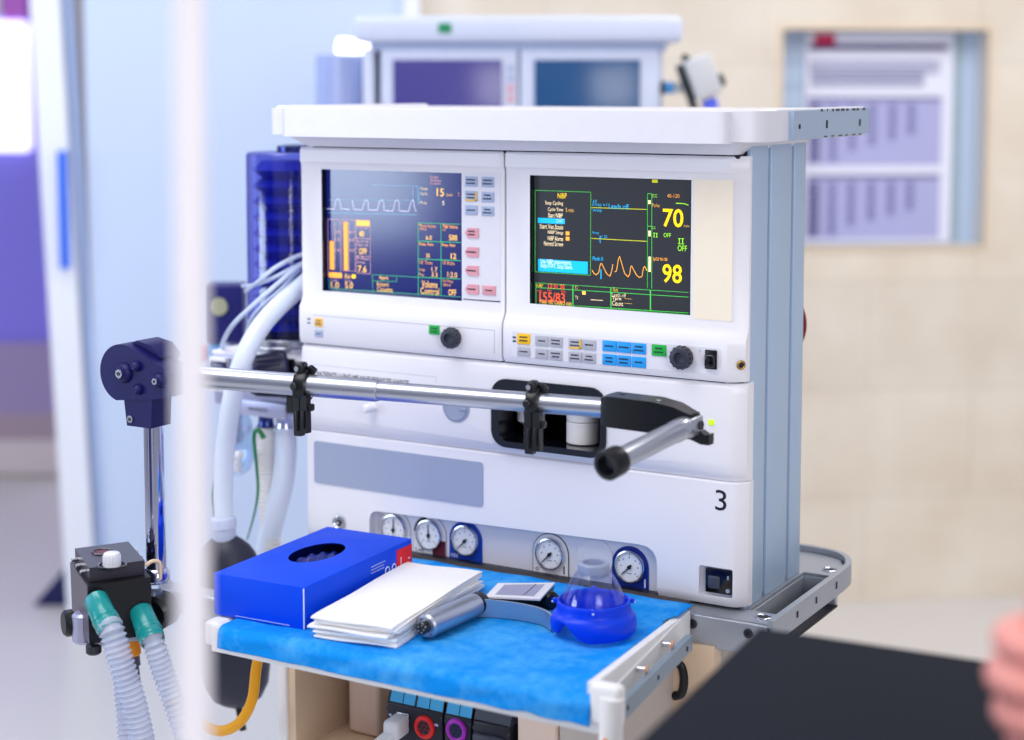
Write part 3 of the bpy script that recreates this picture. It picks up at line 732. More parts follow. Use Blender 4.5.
# ---- gauges
def arch(x, zb, zc, R, k=14): return [(x-R,zb),(x+R,zb)]+[(x+R*math.cos(PI*i/k),zc+R*math.sin(PI*i/k)) for i in range(k+1)]
def gauge(x, z, plate, ang, R=.0232, r=.0178, rim='steel', word=None, wm='white_print', extra=None, outline=None):
    g = G(); yb = .0163
    zb = z-.0255
    if outline: g.prism(arch(x,zb-.001,z+.0,R+.001),'y',yb-.0006,yb,outline)
    g.prism(arch(x,zb,z,R),'y',yb-.0012,yb,plate)
    if extra: extra(g,x,z,yb-.0014,R)
    if word: g.text(word,x-R+.003,zb+.0025,x-R+.003+.0042*len(word)*.75,zb+.0072,yb-.0016,wm)
    o = g.build('gauge', mach)
    d = G(); c = (x,yb-.001,z)
    d.lathe([(r+.0012,0),(r+.0016,.002),(r+.0008,.0042),(r-.0006,.0046),(r-.0012,.0034),(r-.0014,.0026)],c,(0,-1,0),rim,36,cap=False)
    d.build('rim', o)
    f = G(); f.cyl((x,yb-.001,z),(x,yb-.0032,z),r-.001,'gauge_face',n=36)
    yy = yb-.0034
    for k in range(25):
        a = math.radians(225-270*k/24); q = .86; q2 = .74 if k % 6 == 0 else .80
        f.line(x+r*q*math.cos(a),z+r*q*math.sin(a),x+r*q2*math.cos(a),z+r*q2*math.sin(a),yy,.0004 if k % 6 else .0008,'ink')
    for k in (0,4,8,12,16,20,24):
        a = math.radians(225-270*k/24); f.rect(x+r*.6*math.cos(a)-.0008,z+r*.6*math.sin(a)-.0008,x+r*.6*math.cos(a)+.0008,z+r*.6*math.sin(a)+.0008,yy,'ink_grey')
    f.rect(x-.003,z-.0085,x+.003,z-.0075,yy,'ink_grey')
    f.build('dial', o)
    n = G(); a = math.radians(ang); u = V((math.cos(a),0,math.sin(a))); w = V((-u.z,0,u.x)); b0 = V((x,yb-.0038,z-.0008))
    n.hexa([b0-u*.004-w*.0011,b0-u*.004+w*.0011,b0+u*r*.78+w*.0003,b0+u*r*.78-w*.0003],[p+V((0,-.0006,0)) for p in (b0-u*.004-w*.0011,b0-u*.004+w*.0011,b0+u*r*.78+w*.0003,b0+u*r*.78-w*.0003)],'gap_dark')
    n.cyl(b0+V((0,.0004,0)),b0+V((0,-.0014,0)),.0022,'gap_dark'); n.build('needle', o)
    return o
def ex_luft(g,x,z,y,R):
    g.rect(x+.004,z-.0255,x+R,z-.006,y,'maroon')
    g.prism([(x+R*.98*math.cos(PI*(.56+.42*i/8)),z+R*.98*math.sin(PI*(.56+.42*i/8))) for i in range(9)]+[(x+R*.80*math.cos(PI*(.98-.42*i/8)),z+R*.80*math.sin(PI*(.98-.42*i/8))) for i in range(9)],'y',y-.0002,y,'gap_dark')
def ex_o2(g,x,z,y,R): g.rect(x+R-.0058,z-.0225,x+R-.004,z-.0125,y,'gap_dark'); g.ring((x-R+.0055,y,z-.0205),(0,-1,0),.0018,.0004,'ink',16,4)
def ex_bl(g,x,z,y,R): g.rect(x+R-.0052,z-.0225,x+R-.0034,z-.0125,y,'white_print')
GZ = .886
gauge(-.469,GZ,'panel_white',88,outline='grey_metal')
gauge(-.417,GZ,'panel_white',95,word='Luft',wm='ink',extra=ex_luft,outline='grey_metal')
gauge(-.365,GZ,'gauge_blue',226,word='N2O')
gauge(-.248,GZ,'panel_white',226,extra=ex_o2,outline='gap_dark')
gauge(-.144,GZ,'gauge_navy',226,extra=ex_bl)
g = G(); g.cyl((-.190,.0163,.8895),(-.190,.0148,.8895),.0235,'shelf_white',n=36); g.build('blank_disc', mach)

# ---- base frame
g = G()
g.prism([(-.60,.0),(.040,-.022),(.040,.02),(.0,.02),(.0,.19),(.040,.19),(.037,.225),(.02,.262),(-.02,.275),(-.60,.275)],'z',.850,.8565,'grey_metal',.001)
g.box(-.60,-.026,.822,.044,-.018,.8565,'grey_metal',.0015)
g.box(-.02,.014,.822,.040,.022,.8525,'grey_metal',.001); g.box(-.01,.188,.822,.040,.196,.8525,'grey_metal',.001)
g.box(-.006,.0,.822,.001,.20,.8525,'grey_metal',.001); g.box(0,.02,.8205,.042,.19,.823,'gap_dark')
for x in (-.047,.018): g.cyl((x,-.0275,.846),(x,-.0255,.846),.0052,'screw',n=20); g.cyl((x,-.0282,.846),(x,-.0270,.846),.003,'gap_dark',n=6)
for (x, y) in ((.024,.003),(.024,.212)):
    g.ring((x,y,.8568),(0,0,1),.0082,.0012,'steel',24,8); g.cyl((x,y,.8562),(x,y,.8570),.0074,'gap_dark',n=24)
g.build('base_frame', mach)
g = G()
path = [(.043,-.026),(.043,.195)]+[(.043-.05+.05*math.cos(a),.210+.068*math.sin(a)) for a in [math.radians(15*i) for i in range(1,6)]]+[(-.02,.280),(-.12,.281)]
oo = []; ii = []
for i, p in enumerate(path):
    a = V(path[max(i-1,0)]); b = V(path[min(i+1,len(path)-1)]); d = (b-a).normalized(); nn = V((d.y,-d.x)); oo.append(V(p)+nn*.0035); ii.append(V(p)-nn*.0035)
g.prism([tuple(p) for p in oo]+[tuple(p) for p in ii[::-1]],'z',.838,.8635,'grey_metal',.001)
for (y, h) in ((.045,.007),(.105,.007),(.172,.008)): g.box(.0462,y-.0018,.852-h/2,.0472,y+.0018,.852+h/2,'gap_dark')
g.build('bumper_rail', mach)
# ---- tray
def TXR(y): return -.004-.042*(y+.338)/.308      # its right edge runs in towards the back
g = G()
g.prism([(-.462,-.338),(-.003,-.338),(TXR(-.03)-.002,-.031),(-.10,-.031),(-.10,0),(-.462,0)],'z',.8360,.8625,'tray_white',.0025,3)
g.box(-.478,-.332,.838,-.458,-.012,.8645,'tray_white',.004)
g.box(-.455,-.026,.8600,-.060,-.001,.8631,'gap_shade')  # thin dark box painted as the shadow behind the drape's back edge
lo_ = []; hi_ = []
a, b = -.333, -.072
g.hexa([(TXR(a)-.013,a,.838),(TXR(a)-.001,a,.838),(TXR(b)-.001,b,.838),(TXR(b)-.013,b,.838)],[(TXR(a)-.011,a,.8815),(TXR(a)-.003,a,.8815),(TXR(b)-.003,b,.8645),(TXR(b)-.011,b,.8645)],'tray_white',.003)
tr = g.build('worktop_tray', mach)
g = G()
g.tube([(.013,-.340,.874),(.013,-.342,.83),(.011,-.342,.74),(.011,-.342,.62)],.0112,'tray_white',20,6)
g.box(-.010,-.343,.846,.022,-.326,.885,'tray_white',.006,4)
g.ball((.013,-.3532,.838),.0022,'orange')
g.build('tray_post', tr)
g = G()
p0 = V((.010,-.318,.858)); p1 = V((-.0225,-.082,.853)); nn = V(((p1-p0).y,-(p1-p0).x,0)).normalized()
g.hexa([p0-V((0,0,.019)),p0-V((0,0,.019))-nn*.007,p1-V((0,0,.016))-nn*.007,p1-V((0,0,.016))],[p0,p0-nn*.007,p1-nn*.007,p1],'rail_grey',.001)
for f in (.10,.50,.92):
    q = p0.lerp(p1,f)-V((0,0,.009)); g.cyl(q-nn*.001,q+nn*.0006,.0026,'gap_dark',n=14)
for f in (.42,.78):
    q = p0.lerp(p1,f)+V((0,0,.004)); g.cyl(q-nn*.016,q-nn*.005,.0030,'steel',n=14); g.ring(q-nn*.006,nn,.0034,.0008,'orange',14,6)
g.build('equipment_rail', tr)

DX0 = (-0.1864,0.7380)[0]; DX1 = (-0.1365,0.7480)[0]
FXA = (-0.3491,0.7340)[0]; FXB = (-0.1879,0.7431)[0]
REDX, REDZ = -0.2999,0.7299
PURX, PURZ = -0.2584,0.7347
# ---- lower cabinet under the tray
g = G()
YF = -.165
g.box(-.512,YF,.02,-.500,.28,.825,'tray_white',.002)
g.box(-.500,YF+.004,.10,-.489,-.02,.825,'beige',.001)
g.box(-.500,-.03,.60,-.02,-.01,.825,'beige')
g.box(-.500,YF+.004,.640,-.20,-.02,.660,'beige',.003)
g.box(-.500,YF,.10,-.068,.183,.639,'panel_white',.004)
g.box(-.078,YF,.10,-.068,.183,.822,'beige_grey',.002)
g.box(-.470,-.085,.6605,-.425,-.03,.81,'beige_light',.006)
for k, (a, b) in enumerate(((-.452,-.444),(-.438,-.432),(-.452,-.440))): g.rect(a,.748-k//2*.010,b,.7495-k//2*.010,-.0855,'ink_grey')
g.build('lower_cabinet', mach)
g = G(); g.box(DX0,YF-.004,.655,DX1-.001,.02,.822,'beige_light',.003); g.box(DX1+.001,YF-.004,.655,-.070,.02,.822,'beige_grey',.003); g.build('drawer_front', mach)
g = G(); g.tube([(-.067,-.03,.802),(-.058,-.03,.797),(-.055,-.03,.782),(-.058,-.03,.767),(-.067,-.03,.762)],.005,'black_plastic',12,6); g.build('side_handle', mach)
for (x, y) in ((-.46,-.10),(-.06,-.10),(-.46,.24),(-.06,.24)):
    g = G(); g.cyl((x-.012,y,.05),(x+.012,y,.05),.05,'black_plastic',ch=.006); g.box(x-.016,y-.02,.05,x+.016,y+.02,.11,'grey_metal',.004); g.build('caster', mach)

# ================================================================== MODULE RACK (monitor modules slid in under the tray)
ry = -.175
rack = thing('module_rack','dark monitoring module rack with cyan labels under the edge of the blue drape','module rack',(-.29,-.12,.661))
def module(x0, x1, labs, ring):
    g = G(); g.box(x0,ry,.661,x1,-.045,.750,'module_black',.003)
    g.hexa([(x0+.0005,ry,.740),(x1-.0005,ry,.740),(x1-.0005,-.05,.740),(x0+.0005,-.05,.740)],[(x0+.0005,ry+.010,.772),(x1-.0005,ry+.010,.772),(x1-.0005,-.05,.772),(x0+.0005,-.05,.772)],'module_black' if labs else 'module_grey',.001)
    if not labs:
        g.box(x0+.002,ry-.006,.668,x1-.006,ry+.01,.738,'module_grey',.004); g.ring(((x0+x1)/2,ry-.0062,.69),(0,-1,0),.008,.001,'module_black',20,6)
    else:
        for px, zz, q in ((x0+.004,.7335,.004),(x1-.010,.7335,.005),(x0+.004,.700,.004)): g.rect(px,zz,px+q,zz+.003,ry-.0003,'key_blue')
    o = g.build('module', rack)
    for (a, b) in labs:
        q = G(); q.hexa([(a,ry+.0002,.7435),(b,ry+.0002,.7435),(b,ry+.004,.7435),(a,ry+.004,.7435)],[(a,ry+.0075,.7645),(b,ry+.0075,.7645),(b,ry+.011,.7645),(a,ry+.011,.7645)],'label_cyan',.0006,2)
        q.build('label_plate', o)
    if ring:
        x, z, m = ring
        q = G(); q.ring((x,ry-.001,z),(0,-1,0),.0105,.0028,m,30,8); q.cyl((x,ry+.001,z),(x,ry-.0025,z),.0088,'maroon' if m == 'red' else 'navy_dark',n=24)
        for i in range(6): q.cyl((x+.0052*math.cos(i*PI/3),ry-.002,z+.0052*math.sin(i*PI/3)),(x+.0052*math.cos(i*PI/3),ry-.0034,z+.0052*math.sin(i*PI/3)),.0013,'gap_dark',n=8)
        q.cyl((x,ry-.002,z),(x,ry-.0034,z),.0013,'gap_dark',n=8); q.build('connector', o)
    return o
def fx(px): return FXA+(px-388)*(FXB-FXA)/125.
module(fx(386),fx(443.5),[(fx(389),fx(401.5)),(fx(402.5),fx(414)),(fx(416.5),fx(428.5)),(fx(429.5),fx(442.5))],(REDX,REDZ,'red'))
module(fx(445),fx(472),[(fx(446.5),fx(458.5)),(fx(459.5),fx(471))],(PURX,PURZ,'purple'))
module(fx(473.5),fx(509),[],None)
# white cable plugged into the first module
cab = thing('cable','white cable plugged into the left dark module under the tray','cable',(fx(402),ry-.02,.66))
g = G(); q = (fx(403),ry-.012,.728); g.obox(q,(.020,.030,.022),'cable_white',rz=.1,bev=.005); g.box(q[0]-.007,ry-.002,q[2]-.004,q[0]+.009,ry+.0005,q[2]+.013,'steel',.002); g.build('plug', cab)
g = G()
for k in range(3): g.tube([(q[0]-.004+k*.004,q[1]-.012,q[2]-.004),(q[0]-.012+k*.003,q[1]-.030,q[2]-.016-k*.002),(q[0]-.026+k*.002,q[1]-.034,q[2]-.045),(q[0]-.034+k*.002,q[1]-.030,q[2]-.13)],.0042,'cable_white',10,6)
g.build('wire', cab)

# ================================================================== THINGS ON THE TRAY
# ---- blue drape: one sheet lying on the tray and folded over its front lip
ZT = .8641
def wrinkle(x, y):
    a = math.sin(x*41+y*17)*math.sin(y*33-x*9)*.0007+math.sin(x*97-y*61)*.0004
    u = (x+.11)*.62-(y+.30)*.80                       # diagonal folds by the front right corner
    r = 0
    for c, w, h in ((.055,.007,.0050),(.085,.010,.0035),(.018,.012,.0020)):
        r += h*math.exp(-((u-c)/w)**2)*max(0,min(1,(x+.16)/.08))
    d = max(0,(x+.075)/.05)
    r += max(0,d)*.0035*(1+math.sin(y*58))*.5*min(1,d)
    return a+r+.0012
t = bmesh.new(); NXg, NYg = 92, 70; rows = []
arc = []  # profile: (y, z) along the sheet from the back to the hanging front hem
for j in range(NYg-16): arc.append((-.022-(.3345-.022)*j/(NYg-17), 0, 0))
rd = .008
for k in range(1,7): a = PI/2*k/6; arc.append((-.3345-rd*math.sin(a), -rd*(1-math.cos(a)), 1))
for k in range(1,11): arc.append((-.3345-rd, -rd-.0135*k/10, 1))
for j, (y, dz, fr) in enumerate(arc):
    row = []
    for i in range(NXg+1):
        f = i/NXg
        xl = -.449
        xr = TXR(max(y,-.338))-.0135+.003*math.sin(y*46+1)
        if y < -.30: xr += .0125*min(1,(-.30-y)/.03)
        if y > -.085: xr += .0125*min(1,(y+.085)/.02)
        x = xl+(xr-xl)*f
        z = ZT+dz+(wrinkle(x,y)*(1 if not fr else .5))
        if fr: y2 = y-.0010-.0005*math.sin(x*70+j*.4)
        else: y2 = y
        row.append(t.verts.new((x,y2,z)))
    rows.append(row)
for a, b in zip(rows, rows[1:]):
    for i in range(NXg): t.faces.new((a[i],a[i+1],b[i+1],b[i]))
g = G(); g.put(t,'drape_blue')
o = g.build('drape'); tag(o,'bright blue disposable drape covering the white tray','drape')
sd = o.modifiers.new('solid','SOLIDIFY'); sd.thickness = .0008; sd.offset = 1
# the drape's lifted right hem, a narrow folded edge lying along the rim
ZS = .8666
# ---- blue glove box
def rot(px, py, c, a): return (c[0]+(px-c[0])*math.cos(a)-(py-c[1])*math.sin(a), c[1]+(px-c[0])*math.sin(a)+(py-c[1])*math.cos(a))
bx = thing('glove_box','blue cardboard glove box with an oval opening, on the blue drape','box',(-.425,-.203,ZS))
g = G(); b0, b1 = ZS, ZS+.0455
g.box(-.4835,-.312,b0,-.3665,-.094,b1,'box_blue',.0012,2)
hole = G(); hole.lathe([(1,-.02),(1,.03)],(-.430,-.194,b1),(0,0,1),'box_inside',40,sx=.025,sy=.043,xd=(1,0,0))
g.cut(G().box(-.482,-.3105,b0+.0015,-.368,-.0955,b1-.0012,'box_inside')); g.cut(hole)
g.box(-.3672,-.3126,b0+.001,-.3662,-.3116,b1-.001,'white_print')
g.box(-.455,-.3124,b0+.0022,-.385,-.3116,b0+.0030,'key_blue')
bo = g.build('carton', bx, bevel=0)
q = G(); q.prism([(-.128,b0+.010),(-.095,b0+.010),(-.095,b1-.006),(-.128,b1-.006)],'x',-.3667,-.3660,'red'); 
q.box(-.3662,-.120,b0+.021,-.3657,-.1188,b0+.030,'white_print'); q.box(-.3662,-.1035,b0+.024,-.3657,-.0995,b0+.0255,'white_print'); q.build('red_label', bx)
q = G()
for k, y in enumerate((-.148,-.134)): q.ring((-.3664,y,b0+.0215),(1,0,0),.0042,.0007,'white_print',22,6)
for k in range(3):
    y = -.182
    while y < -.156:
        L_ = random.uniform(.002,.006); q.box(-.3667,y,b0+.0265+k*.0035,-.3660,y+L_,b0+.0275+k*.0035,'key_blue'); y += L_+.0012
q.build('printed_marks', bx)
q = G()
t = bmesh.new(); N = 26
gr = [[t.verts.new((-.430+(i/N-.5)*.056,-.194+(j/N-.5)*.092, b1-.0065+.003*math.sin(i*1.1+j*.35)*math.cos(j*.6-i*.2)-.006*((i/N-.5)**2+(j/N-.5)**2)*4)) for j in range(N+1)] for i in range(N+1)]
for i in range(N):
    for j in range(N): t.faces.new((gr[i][j],gr[i+1][j],gr[i+1][j+1],gr[i][j+1]))
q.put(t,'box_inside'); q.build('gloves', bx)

bx.rotation_euler.z = math.radians(2.7)

# ---- stack of folded white cloths
NL = 7
for k in range(NL):
    g = G(); z0 = ZS+k*.0031
    a = .125+random.uniform(-.05,.05)*(1 if k < NL-1 else 0); c = (-.309+random.uniform(-.003,.003), -.207+random.uniform(-.004,.004))
    w, h = .094, .220+random.uniform(-.004,.003)
    if k == NL-1: c = (-.309,-.208); w, h = .094,.222
    def bend(x, y, r=k): return .0005*math.sin(x*80+r)+.0004*math.sin(y*47+r*2)
    t = bmesh.new(); nx, ny = 10, 24; rows = []
    prof = []
    th = .0030
    for j in range(ny+1): prof.append((-h/2+h*j/ny, th))
    for j in range(ny,-1,-1): prof.append((-h/2+h*j/ny, .0))
    for i in range(nx+1):
        x = -w/2+w*i/nx
        rows.append([])
        for y, zz in prof:
            e = 1 if abs(y) < h/2-1e-6 else .55
            P2 = rot(c[0]+x, c[1]+y, c, a)
            rows[-1].append(t.verts.new((P2[0], P2[1], z0+th/2+(zz-th/2)*e+bend(x,y)*(1 if zz > 0 else 1)+.0004)))
    n = len(prof)
    for p_, q_ in zip(rows, rows[1:]):
        for m_ in range(n): t.faces.new((p_[m_],p_[(m_+1)%n],q_[(m_+1)%n],q_[m_]))
    t.faces.new(rows[0]); t.faces.new(rows[-1][::-1])
    g.put(t,'paper_white')
    o = g.build('folded_cloth')
    if k == NL-1: tag(o,'topmost folded white cloth of the stack beside the blue box','cloth','folded white cloths in the stack')
    elif k == 0: tag(o,'bottom folded white cloth of the stack, lying directly on the blue drape','cloth','folded white cloths in the stack')
    else: tag(o,'folded white cloth within the stack beside the blue box, between top and bottom one','cloth','folded white cloths in the stack')

# ---- laryngoscope: silver handle with black ends and a curved metal blade
ls = thing('laryngoscope','silver laryngoscope handle with black ends and curved metal blade on the drape','laryngoscope',(-.215,-.2,ZS))
h0, h1 = V((-.236,-.270,ZS+.0135)), V((-.231,-.172,ZS+.0135))
g = G(); g.lathe([(.0105,0),(.0128,.002),(.0128,.085),(.0125,.088)],h0,h1-h0,'brushed',16)
for k in range(4):
    a = PI/4+k*PI/2; p = h0+V((math.cos(a)*.0095,-.0004,math.sin(a)*.0095)); g.cyl(p,p+V((0,-.0012,0)),.0015,'ink_grey',n=10)
hd = g.build('handle', ls)
g = G(); g.cyl(h0+V((0,.001,0)),h0+V((0,-.009,0)),.0065,'black_gloss',ch=.001)
for k in range(5):
    a = 2*PI*k/5; p = h0+V((math.cos(a)*.0038,-.0088,math.sin(a)*.0038)); g.cyl(p,p+V((0,-.0006,0)),.0009,'steel',n=8)
g.build('contact_pins', hd)
d = (h1-h0).normalized()
g = G(); g.lathe([(.0124,0),(.0124,.008),(.0105,.014),(.006,.016)],h0+d*.088,d,'black_plastic',20); g.build('collar', ls)
pth = catmull([(-.233,-.183,0),(-.215,-.1755,0),(-.192,-.1695,0),(-.168,-.1685,0),(-.150,-.173,0),(-.137,-.182,0)],6)
t = bmesh.new(); lo_ = []; 
for i, p in enumerate(pth):
    dd = (pth[min(i+1,len(pth)-1)]-pth[max(i-1,0)]).normalized(); nn = V((-dd.y,dd.x,0))*.0011
    hh = .0205-.003*i/len(pth)
    lo_.append([t.verts.new(V((p.x,p.y,zz))+s_) for zz, s_ in ((ZS+.001,-nn),(ZS+.001,nn),(ZS+hh,nn),(ZS+hh,-nn))])
for a, b in zip(lo_, lo_[1:]):
    for k in range(4): t.faces.new((a[k],a[(k+1)%4],b[(k+1)%4],b[k]))
t.faces.new(lo_[0]); t.faces.new(lo_[-1][::-1])
g = G(); g.put(t,'brushed'); g.build('blade', ls)
# ---- handheld monitor
hm = thing('handheld_monitor','small white framed display unit lying behind the metal blade','monitor',(-.205,-.125,ZS))
lo4 = [(-0.2456,-0.1284,0.8655), (-0.1910,-0.1090,0.8655), (-0.2046,-0.0572,0.8655), (-0.2570,-0.0790,0.8655)]
hi4 = [(-0.2288,-0.1646,0.8850), (-0.1734,-0.1425,0.8850), (-0.1807,-0.0961,0.8900), (-0.2336,-0.1292,0.8900)]
ctr = V((0,0,0))
for p in hi4: ctr += V(p)/4
g = G(); g.hexa(lo4, [V(p)-V((0,0,.002)) for p in hi4], 'black_plastic', .003); bd = g.build('body', hm)
g = G(); g.hexa([V(p)-V((0,0,.002)) for p in hi4],hi4,'shelf_white',.0008,2); fr = g.build('frame', hm)
def inset(f, u): return [ctr+(V(p)-ctr)*f+V((0,0,u)) for p in hi4]
g = G(); g.hexa(inset(.70,.0001),inset(.70,.0006),'plate_lilac'); a_, b_, c_, d_ = inset(.70,.0008)
g.hexa([a_.lerp(b_,.72),a_.lerp(b_,.75),d_.lerp(c_,.80),d_.lerp(c_,.77)],[p+V((0,0,.0003)) for p in (a_.lerp(b_,.72),a_.lerp(b_,.75),d_.lerp(c_,.80),d_.lerp(c_,.77))],'ink_grey'); g.build('screen', fr)
g = G(); kx = V((-0.1775,-0.1153,0.8760)); g.cyl(kx+V((-.012,.012,0)),kx+V((.006,-.004,0)),.010,'black_plastic',ch=.003); g.build('swivel_hinge', hm)

# ---- face mask
mk_ = thing('anesthesia_mask','blue cushioned anesthesia face mask with clear dome and grey collar','face mask',(-.106,-.132,ZS))
mc = V((-.095,-.169,ZS))
t = bmesh.new(); n = 56; rings = []
prof = [(.72,.004,0),(.90,.0,0),(1.02,.007,.15),(1.05,.015,.5),(1.01,.023,.9),(.93,.026,1),(.90,.029,1),(.90,.037,1),(.87,.0385,1),(.82,.037,1),(.80,.030,1),(.74,.024,1)]
for pr, ph, fz in prof:
    rg = []
    for k in range(n):
        a = 2*PI*k/n
        da = math.atan2(math.sin(a-math.radians(-112)),math.cos(a-math.radians(-112)))
        lift = .018*math.exp(-(da/.34)**2)*(1-fz)
        db = math.atan2(math.sin(a-math.radians(80)),math.cos(a-math.radians(80))); lift += .010*math.exp(-(db/.4)**2)*(1-fz)
        lob = 1+.05*math.cos(2*(a-math.radians(20)))*(1-.6*fz)
        rg.append(t.verts.new(mc+V((math.cos(a)*.0415*pr*lob, math.sin(a)*.0435*pr*lob, ph+lift))))
    rings.append(rg)
for a, b in zip(rings, rings[1:]):
    for k in range(n): t.faces.new((a[k],a[(k+1)%n],b[(k+1)%n],b[k]))
for k in range(n): t.faces.new((rings[-1][k],rings[-1][(k+1)%n],rings[0][(k+1)%n],rings[0][k]))
g = G(); g.put(t,'mask_blue'); cu = g.build('cushion', mk_)
sb = cu.modifiers.new('sub','SUBSURF'); sb.levels = 1; sb.render_levels = 2
for k in range(4):
    a = math.radians(-62+k*90); p = mc+V((math.cos(a)*.0395,math.sin(a)*.0415,.034)); g = G(); g.cyl(p,p+V((0,0,.0050)),.0026,'mask_blue',ch=.001,n=12); g.ball(p+V((math.cos(a)*.0024,math.sin(a)*.0024,.001)),.0011,'white_print'); g.build('hook', mk_)
g = G(); g.lathe([(.0338,.032),(.0328,.038),(.0285,.049),(.0225,.0600),(.0175,.067)],mc,(0,0,1),'clear_dome',40,cap=False); g.build('dome', mk_)
g = G(); g.lathe([(.0125,.065),(.0160,.065),(.0164,.066),(.0164,.075),(.0152,.0765),(.0115,.0765),(.0112,.075),(.0112,.065)],mc,(0,0,1),'collar_grey',36,cap=False); g.build('collar', mk_)

# ---- rolls in the storage niche
for k in range(2):
    g = G(); z0 = 1.0186+k*.0262
    g.lathe([(.008,0),(.0185,0),(.0193,.001),(.0193,.0245),(.0185,.0254),(.008,.0254),(.008,0)],(((-0.2155,0.0340,1.0330))[0],.034,z0),(0,0,1),'paper_white',36,cap=False)
    tag(g.build('tape_roll'),('lower' if k == 0 else 'upper')+' white tape roll of the pair stacked at the right end of the dark niche','roll')
g = G(); g.lathe([(.0085,0),(.0085,.012),(.0125,.015),(.0165,.018),(.0165,.056),(.014,.058)],(((-0.2886,0.0400,1.0244))[0],.040,1.0186),(0,0,1),'shelf_white',28); tag(g.build('canister'),'white narrow-necked canister standing at the left in the dark niche','canister')

# ================================================================== SUPPORT ARM (chrome pole, navy joint, telescopic tube, elbow)
arm = thing('support_arm','long silver hose support arm on chrome pole, reaching across the machine front','support arm',(-.603,-.275,.845))
PB = V((-.600,-.270,0))
g = G(); g.cyl((PB.x,PB.y,.862),(PB.x,PB.y,1.08),.0112,'chrome',ch=.001); g.lathe([(.0112,0),(.0150,.001),(.0150,.012),(.0125,.016),(.0112,.017)],(PB.x,PB.y,.872),(0,0,1),'chrome',28,cap=False); g.build('pole', arm)
# clamp bar carrying the pole, bolted to the tray
g = G(); g.obox((PB.x+.055,PB.y+.004,.857),(.155,.030,.026),'grey_metal',rz=.02,bev=.004); g.cyl((PB.x,PB.y,.84),(PB.x,PB.y,.873),.0185,'grey_metal',ch=.003); g.build('clamp', arm)
g = G(); g.cyl((PB.x+.028,PB.y-.012,.852),(PB.x+.030,PB.y-.040,.850),.0195,'black_plastic',ch=.004); g.build('clamp_knob', arm)
# joint housing
jy0, jy1 = -.302, -.258
JC = -0.6198,1.1138
JX, JZ = JC
g = G()
R_ = .0325
pts = [(JX+R_*math.cos(math.radians(a)), JZ+R_*math.sin(math.radians(a))) for a in range(70,262,8)]
pts += [(JX+.040,JZ-.026),(JX+.068,JZ-.021),(JX+.072,JZ-.010),(JX+.072,JZ+.006),(JX+.058,JZ+.012)]
g.prism(pts,'y',jy0+.004,jy1-.004,'navy_plastic',.003,3)
o_ = g.build('joint_housing', arm)
g = G(); g.prism([(JX-.006,JZ+.027),(JX+.018,JZ+.024),(JX+.044,JZ+.014),(JX+.046,JZ+.020),(JX+.034,JZ+.032),(JX+.012,JZ+.036)],'y',jy0+.016,jy1+.006,'navy_plastic',.003); g.build('joint_cap', o_)
def bolt(dx, dz, r, scr, parent):
    g = G(); g.lathe([(r,0),(r,.002),(r*.75,.006),(r*.5,.0075),(0,.0075)],(JX+dx,jy0+.0042,JZ+dz),(0,-1,0),'navy_plastic',24)
    if scr: g.cyl((JX+dx,jy0-.003,JZ+dz),(JX+dx,jy0-.0055,JZ+dz),r*.42,'steel',n=18); g.cyl((JX+dx,jy0-.005,JZ+dz),(JX+dx,jy0-.006,JZ+dz),r*.2,'screw',n=6)
    g.build('bolt', parent)
bolt(.004,.001,.0115,True,o_); bolt(.023,.010,.0062,False,o_); bolt(.025,-.0155,.0062,False,o_); bolt(.056,-.003,.0085,True,o_)
g = G(); nb = PB.z
NKX = PB.x+.001
g.hexa([(NKX-.0165,jy0+.006,1.055),(NKX+.0190,jy0+.006,1.055),(NKX+.0190,jy1-.006,1.055),(NKX-.0165,jy1-.006,1.055)],[(NKX-.0215,jy0+.006,1.095),(NKX+.0215,jy0+.006,1.095),(NKX+.0215,jy1-.006,1.095),(NKX-.0215,jy1-.006,1.095)],'navy_plastic',.005)
g.cyl((NKX-.0105,jy0+.009,1.063),(NKX-.0105,jy0+.004,1.063),.0042,'steel',n=18); g.cyl((NKX-.0105,jy0+.0045,1.063),(NKX-.0105,jy0+.0034,1.063),.002,'screw',n=6)
g.build('joint_neck', arm)
# telescopic tube
A0 = V((-0.5543,-0.2680,1.1120)); A1 = V((-0.0915,-0.1500,1.1012))
ad = (A1-A0).normalized()
def along(px):   # point on the tube axis at a fraction
    return A0+(A1-A0)*px
F1 = (-0.3329,1.1047)[0]; f1 = (F1-A0.x)/(A1.x-A0.x)
g = G(); g.lathe([(.0122,0),(.0122,(A1-A0).length*f1-.003),(.0116,(A1-A0).length*f1),(.0106,(A1-A0).length*f1)],A0,ad,'brushed',32); g.build('outer_tube', arm)
g = G(); g.cyl(along(f1-.02),A1,.0104,'brushed',n=32); g.build('inner_tube', arm)
# elbow, end tube, wing knob
E0 = A1; E1 = V((0.0028,-0.1400,1.0974))
g = G(); side = V((.0,1,0)); 
ez = V((0,0,1)); ed = (E1-E0).normalized(); es = ed.cross(ez)
def elb(f, w, zt, zb): 
    c = E0+(E1-E0)*f
    return [c+es*w+ez*zb, c-es*w+ez*zb, c-es*w+ez*zt, c+es*w+ez*zt]
t = bmesh.new(); secs = [elb(-.01,.013,.013,-.014),elb(.08,.0155,.0155,-.0165),elb(.60,.0165,.0155,-.0165),elb(.82,.0150,.0125,-.0165),elb(1.0,.011,.006,-.014)]
vs = [[t.verts.new(p) for p in s_] for s_ in secs]
for a, b in zip(vs, vs[1:]):
    for k in range(4): t.faces.new((a[k],a[(k+1)%4],b[(k+1)%4],b[k]))
t.faces.new(vs[0]); t.faces.new(vs[-1][::-1]); g.put(t,'black_plastic',.005,4)
